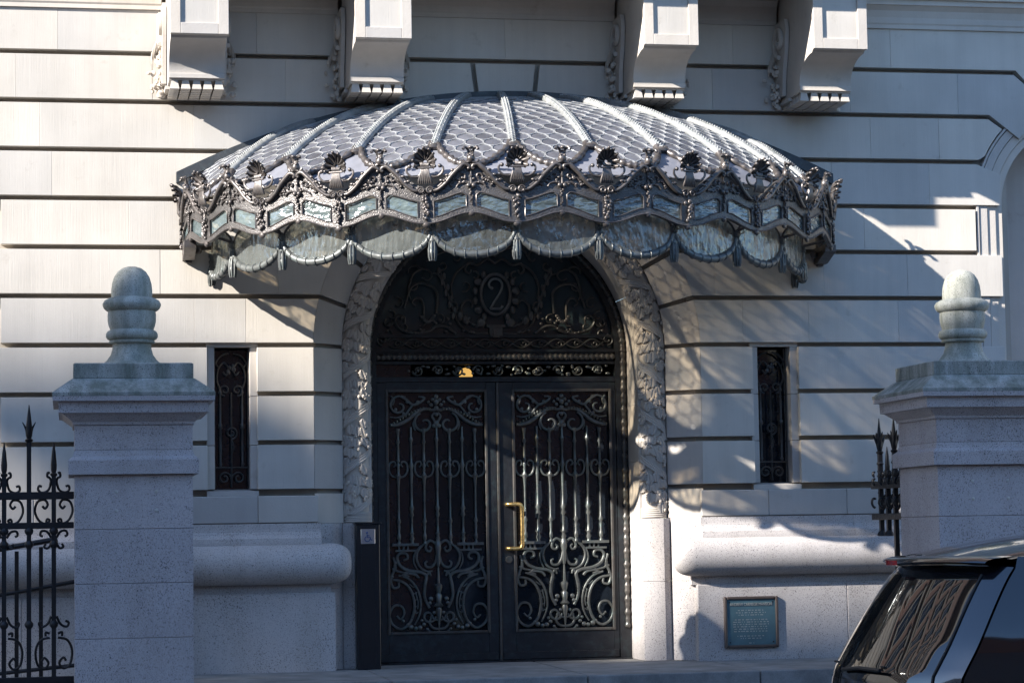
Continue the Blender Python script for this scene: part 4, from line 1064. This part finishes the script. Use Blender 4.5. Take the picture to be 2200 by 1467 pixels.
# ================================================================== iron railings
def spear(mb, x, y, z, s=1.0):
    mb.lathe([(.020*s, z-.03), (.030*s, z-.02), (.030*s, z-.008), (.018*s, z), (.024*s, z+.02), (.026*s, z+.06), (.016*s, z+.16), (.003, z+.255*s)], (x, y, 0), 8)
RL = thing('iron_railing', (-4.4, -2.05, GZ+.13), 'black spiked iron railing with scrolls left of the left pier', 'railing', 'black iron railings')
yr = -2.05
for i, x in enumerate(np.arange(-4.66, -3.85, .184)):
    tall = (i % 2 == 1); top = 1.92 if tall else 1.66
    b = MB(); rr = .017
    b.box(x-rr, x+rr, yr-rr, yr+rr, GZ+.13, top-.02); 
    sp = MB(); spear(sp, x, yr, top, 1.0 if tall else .9)
    if tall:
        for s in (-1, 1): sp.tube(smoothpts([(x+s*.012, yr, top+.02), (x+s*.022, yr, top+.07), (x+s*.05, yr, top+.125)], 4), [.012, .012, .012, .011, .010, .009, .007, .005, .002], 6)
    for z in (1.22, 1.12, .52): b.lathe([(.018, z-.03), (.032, z-.012), (.034, z+.008), (.018, z+.03)], (x, yr, 0), 8)
    bb = mk('bar', b, 'black', RL, True, 40); mk('spear_head', sp, 'black', bb, True, 50)
    for s in (-1, 1):
        if x+s*.09 > -3.77 and s > 0 and x > -3.9: pass
        sc = MB()
        def T(p, r=.0105): mk('scroll', MB().tube([(x+s*q[0], yr, q[1]) for q in smoothpts([(a, b_, 0) for a, b_ in p], 5)], r, 6), 'black', RL, True, 60)
        if not tall:
            T([(.03, 1.655), (.045, 1.66), (.048, 1.63), (.03, 1.62), (.022, 1.59), (.04, 1.53), (.085, 1.51), (.115, 1.53), (.110, 1.56), (.088, 1.555)])
            T([(.03, 1.275), (.055, 1.285), (.05, 1.31), (.03, 1.30), (.06, 1.275), (.11, 1.30), (.14, 1.37), (.12, 1.44), (.07, 1.455), (.045, 1.42), (.065, 1.39), (.085, 1.41)])
            T([(.02, 1.17), (.05, 1.215), (.09, 1.22), (.10, 1.19), (.08, 1.18)]); T([(.02, 1.12), (.045, 1.09), (.07, 1.10), (.06, 1.125)])
            T([(.02, .58), (.05, .52), (.095, .50), (.11, .53), (.085, .545)]); T([(.03, .42), (.10, .40), (.135, .32), (.12, .22), (.07, .19), (.04, .23), (.07, .27), (.09, .245)])
            T([(.03, .45), (.06, .46), (.06, .43)])
for z, h in ((1.486, .028), (1.262, .024), (.10, .03)): mk('rail', MB().box(-4.75, -3.775, yr-.02, yr+.02, z-h, z+h, .004), 'black', RL)
# stair rail behind the railing, running down to the area
SR = thing('stair_handrail', (-4.2, -1.0, GZ+.13), 'plain sloping black handrail behind the spiked railing', 'handrail')
mk('handrail', MB().tube([(-5.0, -1.0, .98), (-3.9, -1.0, 1.16)], .022, 8), 'black', SR, True)
mk('handrail', MB().tube([(-5.0, -1.0, .62), (-3.6, -1.0, .845)], .018, 8), 'black', SR, True)
mk('handrail', MB().tube([(-5.0, -1.0, .05), (-3.7, -1.0, .16)], .016, 8), 'black', SR, True)
for x in (-4.55, -4.22, -4.03): mk('post', MB().box(x-.016, x+.016, -1.016, -.984, GZ+.13, 1.14-(-3.9-x)*.164-.02), 'black', SR)
# right railing, running from the pier back to the house
RR = thing('iron_railing', (3.06, -1.3, GZ+.13), 'black spiked iron railing seen edge-on between right pier and house', 'railing', 'black iron railings')
for i, (y, tall, zb) in enumerate(((-.95, True, 1.07), (-1.13, False, 1.07), (-1.31, True, GZ+.13), (-1.49, False, GZ+.13))):
    x = 3.045; top = 1.80 if tall else 1.60
    b = MB().box(x-.018, x+.018, y-.018, y+.018, zb, top-.02)
    sp = MB(); spear(sp, x, y, top, 1.1 if tall else .9)
    if tall:
        for s in (-1, 1):
            sp.tube(smoothpts([(x, y+s*.012, top+.02), (x, y+s*.03, top+.09), (x, y+s*.08, top+.16)], 4), [.013]*6+[.009, .006, .003], 6)
            sp.tube(smoothpts([(x+s*.012, y, top+.02), (x+s*.025, y, top+.07), (x+s*.055, y, top+.14)], 4), [.013]*6+[.009, .006, .003], 6)
    if zb > 0: b.lathe([(.03, zb), (.045, zb+.008), (.036, zb+.03), (.02, zb+.05)], (x, y, 0), 10)
    b.lathe([(.02, top-.13), (.034, top-.11), (.02, top-.09)], (x, y, 0), 8)
    bb = mk('bar', b, 'black', RR, True, 40)
    mk('spear_head', sp, 'black', bb, True, 50)
    for s in (-1, 1):
        for zc, r in ((1.37, .072), (1.54, .04), (1.60, .025)):
            mk('scroll', MB().tube([(x+.0, y+s*.055+a, zc+b_) for a, b_ in spiral(0, 0, r, .015, s*PI/2, s*PI/2+s*3.6, 16)], .011, 6), 'black', RR, True, 60)
            mk('scroll', MB().tube([(x+s*.055+a*.7, y, zc+b_) for a, b_ in spiral(0, 0, r*.8, .015, s*PI/2, s*PI/2+s*3.6, 16)], .011, 6), 'black', RR, True, 60)
for z, h in ((1.50, .026), (1.235, .026)): mk('rail', MB().box(3.0, 3.09, -1.66, -.82, z-h, z+h, .004), 'black', RR)

# ================================================================== door-opener post
PO = thing('opener_post', (-1.277, .03, 0), 'slim black post with steel accessible door button', 'post')
mk('post', MB().box(-1.378, -1.172, -.01, .11, 0.0, 1.245, .006), 'post', PO)
mk('cap', MB().box(-1.392, -1.158, -.022, .122, 1.246, 1.262, .003), 'post', PO)
mk('panel_edge', MB().box(-1.335, -1.331, -.013, -.008, .05, 1.20).box(-1.215, -1.211, -.013, -.008, .05, 1.20), 'bronzef', PO)
bt = mk('push_button', MB().box(-1.337, -1.213, -.020, -.009, 1.075, 1.205, .004), 'steel', PO)
wc = MB(); cxw, czw, yw = -1.275, 1.13, -.023
wc.tube([(cxw-.006+.022*math.cos(a), yw, czw-.012+.022*math.sin(a)) for a in np.linspace(PI*.62, PI*2.05, 18)], .0042, 6)
wc.tube([(cxw-.008, yw, czw+.030), (cxw-.006, yw, czw+.002), (cxw+.018, yw, czw+.002), (cxw+.028, yw, czw-.022), (cxw+.036, yw, czw-.020)], .0048, 6)
wc.tube([(cxw-.007, yw, czw+.018), (cxw+.014, yw, czw+.016)], .004, 6); wc.blob((cxw-.009, yw, czw+.042), (.009, .005, .009), 8, 6)
mk('wheelchair_symbol', wc, 'blue', bt, True)

# ================================================================== plaque
PX0, PX1, PZ0, PZ1 = 1.872, 2.368, .105, .556
PQ = thing('wall_plaque', (2.12, -.07, PZ0), 'square bronze plaque with raised lettering on granite beside the door', 'plaque')
fy = -.095
for bx in ((PX0, PX0+.026, PZ0, PZ1), (PX1-.026, PX1, PZ0, PZ1), (PX0+.027, PX1-.027, PZ0, PZ0+.026), (PX0+.027, PX1-.027, PZ1-.026, PZ1)):
    mk('frame', MB().box(bx[0], bx[1], fy, -.0585, bx[2], bx[3], .007), 'plframe', PQ)
mk('plate', MB().box(PX0+.0265, PX1-.0265, -.080, -.0585, PZ0+.0265, PZ1-.0265), 'plaque', PQ)
for x in (PX0+.05, PX1-.05):
    for z in (PZ0+.05, PZ1-.05): mk('screw', MB().lathe([(.007, 0), (.007, -.003), (.003, -.004)], (x, -.080, z), 8, 'y'), 'black', PQ, True)
tc = bpy.data.curves.new('heading', 'FONT'); tc.body = 'ANDREW CARNEGIE MANSION'; tc.size = .0335; tc.extrude = .003; tc.align_x = 'CENTER'; tc.space_character = .95
to = bpy.data.objects.new('tmp', tc); C.objects.link(to)
bpy.context.view_layer.update()
tm = bpy.data.meshes.new_from_object(to.evaluated_get(bpy.context.evaluated_depsgraph_get()))
bpy.data.objects.remove(to); tm.materials.clear(); tm.materials.append(MT['letter'])
xs_ = [v.co.x for v in tm.vertices]; sc_ = min(1.0, .385/(max(xs_)-min(xs_)))
hd = inst('heading', tm, PQ, Matrix.Translation((2.12, -.083, .475)) @ Matrix.Rotation(PI/2, 4, 'X') @ Matrix.Diagonal((sc_, 1.1, 1, 1)))
tx = MB(); rt2 = random.Random(9)
for i, wd in enumerate((.24, .28, .23, .0, .30, .33, .33, .33, .31, .32, .0, .26, .20, .0, .05)):
    z = .435-i*.0205; x = 2.12-wd/2
    while x < 2.12+wd/2-.01:
        l = rt2.uniform(.012, .035); l = min(l, 2.12+wd/2-x)
        n = max(1, int(l/.0085))
        for q in range(n): tx.box(x+q*.0085, x+q*.0085+.005, -.0826, -.079, z-.004+rt2.uniform(-.001, .001), z+.004)
        x += l+.008
mk('small_lettering', tx, 'letter', PQ)['kind'] = 'stuff'

# ================================================================== parked car (rear and near side in view)
CY = -7.25; HWc = .90; CG = GZ+.05
CA = thing('parked_car', (3.3, CY, GZ), 'glossy black car parked at the kerb, its rear window facing the door', 'car')
def halfw(z):      # half width at height z (world)
    h = z-CG
    if h < .95: return HWc*(.94+.06*math.sin(min(1, h/.7)*PI/2))
    return HWc-.235*((h-.95)/.55)**1.25
def roofz(x, v):   # v: -1..1 across
    t = (x-1.0)/4.6
    z = CG+1.44+.135*math.sin(min(1, max(0, (x-.95)/1.1))*PI/2)-.05*max(0, (x-2.6))**1.3*.5
    return z-.075*abs(v)**2.6
def rearx(v, z):   # rear surface
    h = z-CG
    x = .955-.63*max(0, (1.40-h))**.83
    if h < .80: x = .955-.63*(.60)**.83-.05*math.sin(min(1, (.80-h)/.4)*PI/2)
    return x+.36*abs(v)**2.2
ZB = CG+.755; ZT = CG+1.385
def rearpt(u, v):
    z = ZB+(ZT-ZB)*v; s = (u-.5)*2; return (rearx(s, z), CY+s*(halfw(z)-.035), z)
def sub(u0, u1, v0, v1, off=0.0):
    def f(u, v):
        p = rearpt(u0+(u1-u0)*u, v0+(v1-v0)*v); return (p[0]-off, p[1], p[2]+off*.3)
    return f
# tailgate shell below and round the window
tg_ = MB()
tg_.grid(lambda u, v: (rearx((u-.5)*2, CG+.28+(ZB-CG-.28)*v), CY+(u-.5)*2*halfw(CG+.28+(ZB-CG-.28)*v), CG+.28+(ZB-CG-.28)*v), 24, 10)
tg_.grid(sub(0, .075, 0, 1), 4, 14); tg_.grid(sub(.925, 1, 0, 1), 4, 14); tg_.grid(sub(.075, .925, .93, 1), 20, 3)
mk('tailgate', tg_, 'paint', CA, True, 60)
rg = mk('rear_window', MB().grid(sub(.075, .925, 0, .93, .002), 30, 20), 'cglass', CA, True, 80)
mk('wiper', MB().tube([(rearx(.0, ZB+.06)-.025, CY+.0, ZB+.055), (rearx(-.2, ZB+.07)-.03, CY-.25, ZB+.075), (rearx(-.45, ZB+.07)-.03, CY-.45, ZB+.07)], .012, 6).tube([(rearx(.3, ZB+.09)-.018, CY+.28, ZB+.085), (rearx(-.5, ZB+.09)-.018, CY-.42, ZB+.085)], .007, 5), 'rubber', rg, True)
for u, sm_ in ((.075, 'rubber'), (.925, 'seal_highlight')):  # far seal made bright to draw the highlight line along that edge
    gs = MB(); gs.tube([sub(0, 1, 0, .93, .006)(u, v) for v in np.linspace(0, 1, 14)], .007, 6)
    mk('window_seal', gs, sm_, rg, True)
# roof
rf = MB()
rf.grid(lambda u, v: (rearx((v-.5)*2*.96, ZT)+.02+u*2.9, CY+(v-.5)*2*(HWc-.215), roofz(rearx((v-.5)*2*.96, ZT)+.02+u*2.9, (v-.5)*2)), 24, 20)
mk('roof', rf, 'paint', CA, True, 80)
# spoiler
sp = MB()
def spo(u, v):
    s = (u-.5)*2*.93; a = v*2*PI
    x0 = rearx(s, ZT)-.045; zc = roofz(x0+.10, s)-.035
    return (x0+.075-.13*math.cos(a)*(1 if math.cos(a) > 0 else .9), CY+s*(HWc-.20), zc+.030*math.sin(a)+.02*max(0, -math.cos(a)))
sp.grid(spo, 28, 14)
so_ = mk('spoiler', sp, 'paint', CA, True, 70)
mk('brake_light', MB().grid(lambda u, v: (lambda s: (rearx(s, ZT)-.102, CY+s*(HWc-.2), roofz(rearx(s, ZT)+.05, s)-.052+.028*v))((u-.5)*.26), 10, 2).grid(lambda u, v: (lambda s: (rearx(s, ZT)-.06, CY+s*(HWc-.2), roofz(rearx(s, ZT)+.05, s)-.055+.034*v))((u-.5)*.26), 10, 2), 'red', so_, True)
# sides with windows
for s in (-1, 1):
    def side(x0f, x1, z0, z1, off=0.0):
        def f(u, v):
            z = z0+(z1-z0)*v; xa = x0f(z); return (xa+(x1-xa)*u, CY+s*(halfw(z)+off-.05*max(0, u*3-2.2)), z)
        return f
    edge = lambda z: rearx(1.0, z)-.0 if z > ZB else rearx(1.0, z)
    body = MB(); body.grid(side(edge, 5.3, CG+.25, CG+.93), 20, 10); body.grid(side(edge, 4.2, CG+.93, CG+1.44), 20, 8)
    mk('side_panel', body, 'paint', CA, True, 60)
    for a, b in ((.28, 1.10), (1.16, 2.05), (2.11, 2.75)):
        g = MB(); g.grid(lambda u, v: (lambda z: (rearx(1.0, z)+a+(b-a)*u+(.12*(1-v) if a < .3 else 0)*0+(.16*v if a < .3 else 0)*(1-u), CY+s*(halfw(z)+.004), z))(CG+.95+.40*v), 8, 8)
        mk('side_window', g, 'cglass', CA, True, 80)
    for x in (1.75, 4.45):
        wh = MB().lathe([(.20, -.10), (.33, -.10), (.345, -.07), (.345, .07), (.33, .10), (.20, .10)], (x, CY+s*.80, GZ+.345), 24, 'y')
        wo = mk('wheel', wh, 'rubber', CA, True, 40); mk('rim', MB().lathe([(.20, -.02), (.20, .08), (.05, .09), (.02, .09)], (x, CY+s*.80, GZ+.345), 20, 'y'), 'steel', wo, True)
mk('bonnet', MB().grid(lambda u, v: (4.1+1.25*u, CY+(v-.5)*2*(HWc-.06), CG+1.02-.16*u*u-.03*abs(v-.5)), 8, 10).grid(lambda u, v: (3.55+.6*u, CY+(v-.5)*2*(HWc-.14), CG+1.46-.44*u), 4, 8), 'paint', CA, True, 80)

# ================================================================== houses across the street (behind the viewer; they shade and are mirrored)
def oppo(name, poly, H, m, label, x0, x1, yfr):  # poly: plan outline
    T = thing(name, (sum(p[0] for p in poly)/len(poly), sum(p[1] for p in poly)/len(poly), GZ), label, 'building', 'houses across the street')
    mk('wall', MB().prism(poly, 'z', GZ, H), m, T)
    nx = int((x1-x0)//3.2)
    for i in range(nx):
        for j in range(int((H-3)//3.6)):
            x = x0+1.6+i*3.2; z = 1.2+j*3.6
            wn = mk('window', MB().box(x-.6, x+.6, yfr-.02, yfr+.015, z, z+2.0), 'dglass', T)
    if H > 26 and x1 > -25:      # gable end, mirrored in the car window
        for j in range(2, int((H-3)//3.6)):
            for y in (-26, -28.6, -31.2, -33.8, -36.4):
                z = 1.2+j*3.6; xw = max(p[0] for p in poly)
                wn = mk('window', MB().box(xw-.02, xw+.02, y-.6, y+.6, z, z+2.1), 'dglass', T)
                mk('window_trim', MB().box(xw-.02, xw+.08, y-.75, y-.6, z, z+2.1).box(xw-.02, xw+.08, y+.6, y+.75, z, z+2.1).box(xw-.02, xw+.14, y-.85, y+.85, z+2.102, z+2.45).box(xw-.02, xw+.14, y-.85, y+.85, z-.25, z-.002).box(xw-.01, xw+.04, y-.6, y+.6, z+1.02, z+1.08), 'trim', wn)
        for z in (13.4, 20.6, 28.0): mk('band_course', MB().box(max(p[0] for p in poly)-.02, max(p[0] for p in poly)+.1, -37.9, -24.1, z, z+.3), 'trim', T)
    mk('cornice', MB().box(x0, x1, yfr-.2, yfr+.5, H-.8, H-.3), 'trim', T)
YO = -24.0  # far blocks: unseen, plans and heights shaped for the shadow edge on the facade
oppo('apartment_building', [(-60.3, YO), (-59.3, YO), (-115.6, YO-23), (-116.4, YO-23)], 34.6, 'trim', 'unseen slim pale wing, added to step the cast shadow down', -60.1, -59.35, YO)
oppo('apartment_building', [(-62.9, YO), (-60.35, YO), (-116.5, YO-23), (-119, YO-23)], 35.6, 'brick', 'unseen slender brick tower far along the street, added to shape the cast shadow', -62.8, -60.3, YO)
oppo('apartment_building', [(-120, YO), (-63.0, YO), (-119.2, YO-23), (-120, YO-23)], 34.75, 'brick', 'tall brick apartment building far along the street', -90, -63.2, YO)
oppo('apartment_building', [(-59.25, YO), (-50.2, YO), (-50.2, YO-14), (-59.25, YO-14)], 33.35, 'trim', 'narrow stone apartment building beside the brick tower', -59.2, -50.4, YO)
oppo('apartment_building', [(-50.1, YO), (-20, YO), (-20, YO-14), (-50.1, YO-14)], 27, 'brick', 'long brick apartment building across the street', -50, -20, YO)
oppo('town_house', [(-19.9, YO-.6), (12, YO-.6), (12, YO-14), (-19.9, YO-14)], 8.6, 'brick', 'low brick town house behind the viewer', -19.9, 12, YO-.6)
oppo('town_house', [(12.1, YO), (50, YO), (50, YO-14), (12.1, YO-14)], 8.2, 'trim', 'low pale town house across the street to the right', 12.1, 50, YO)
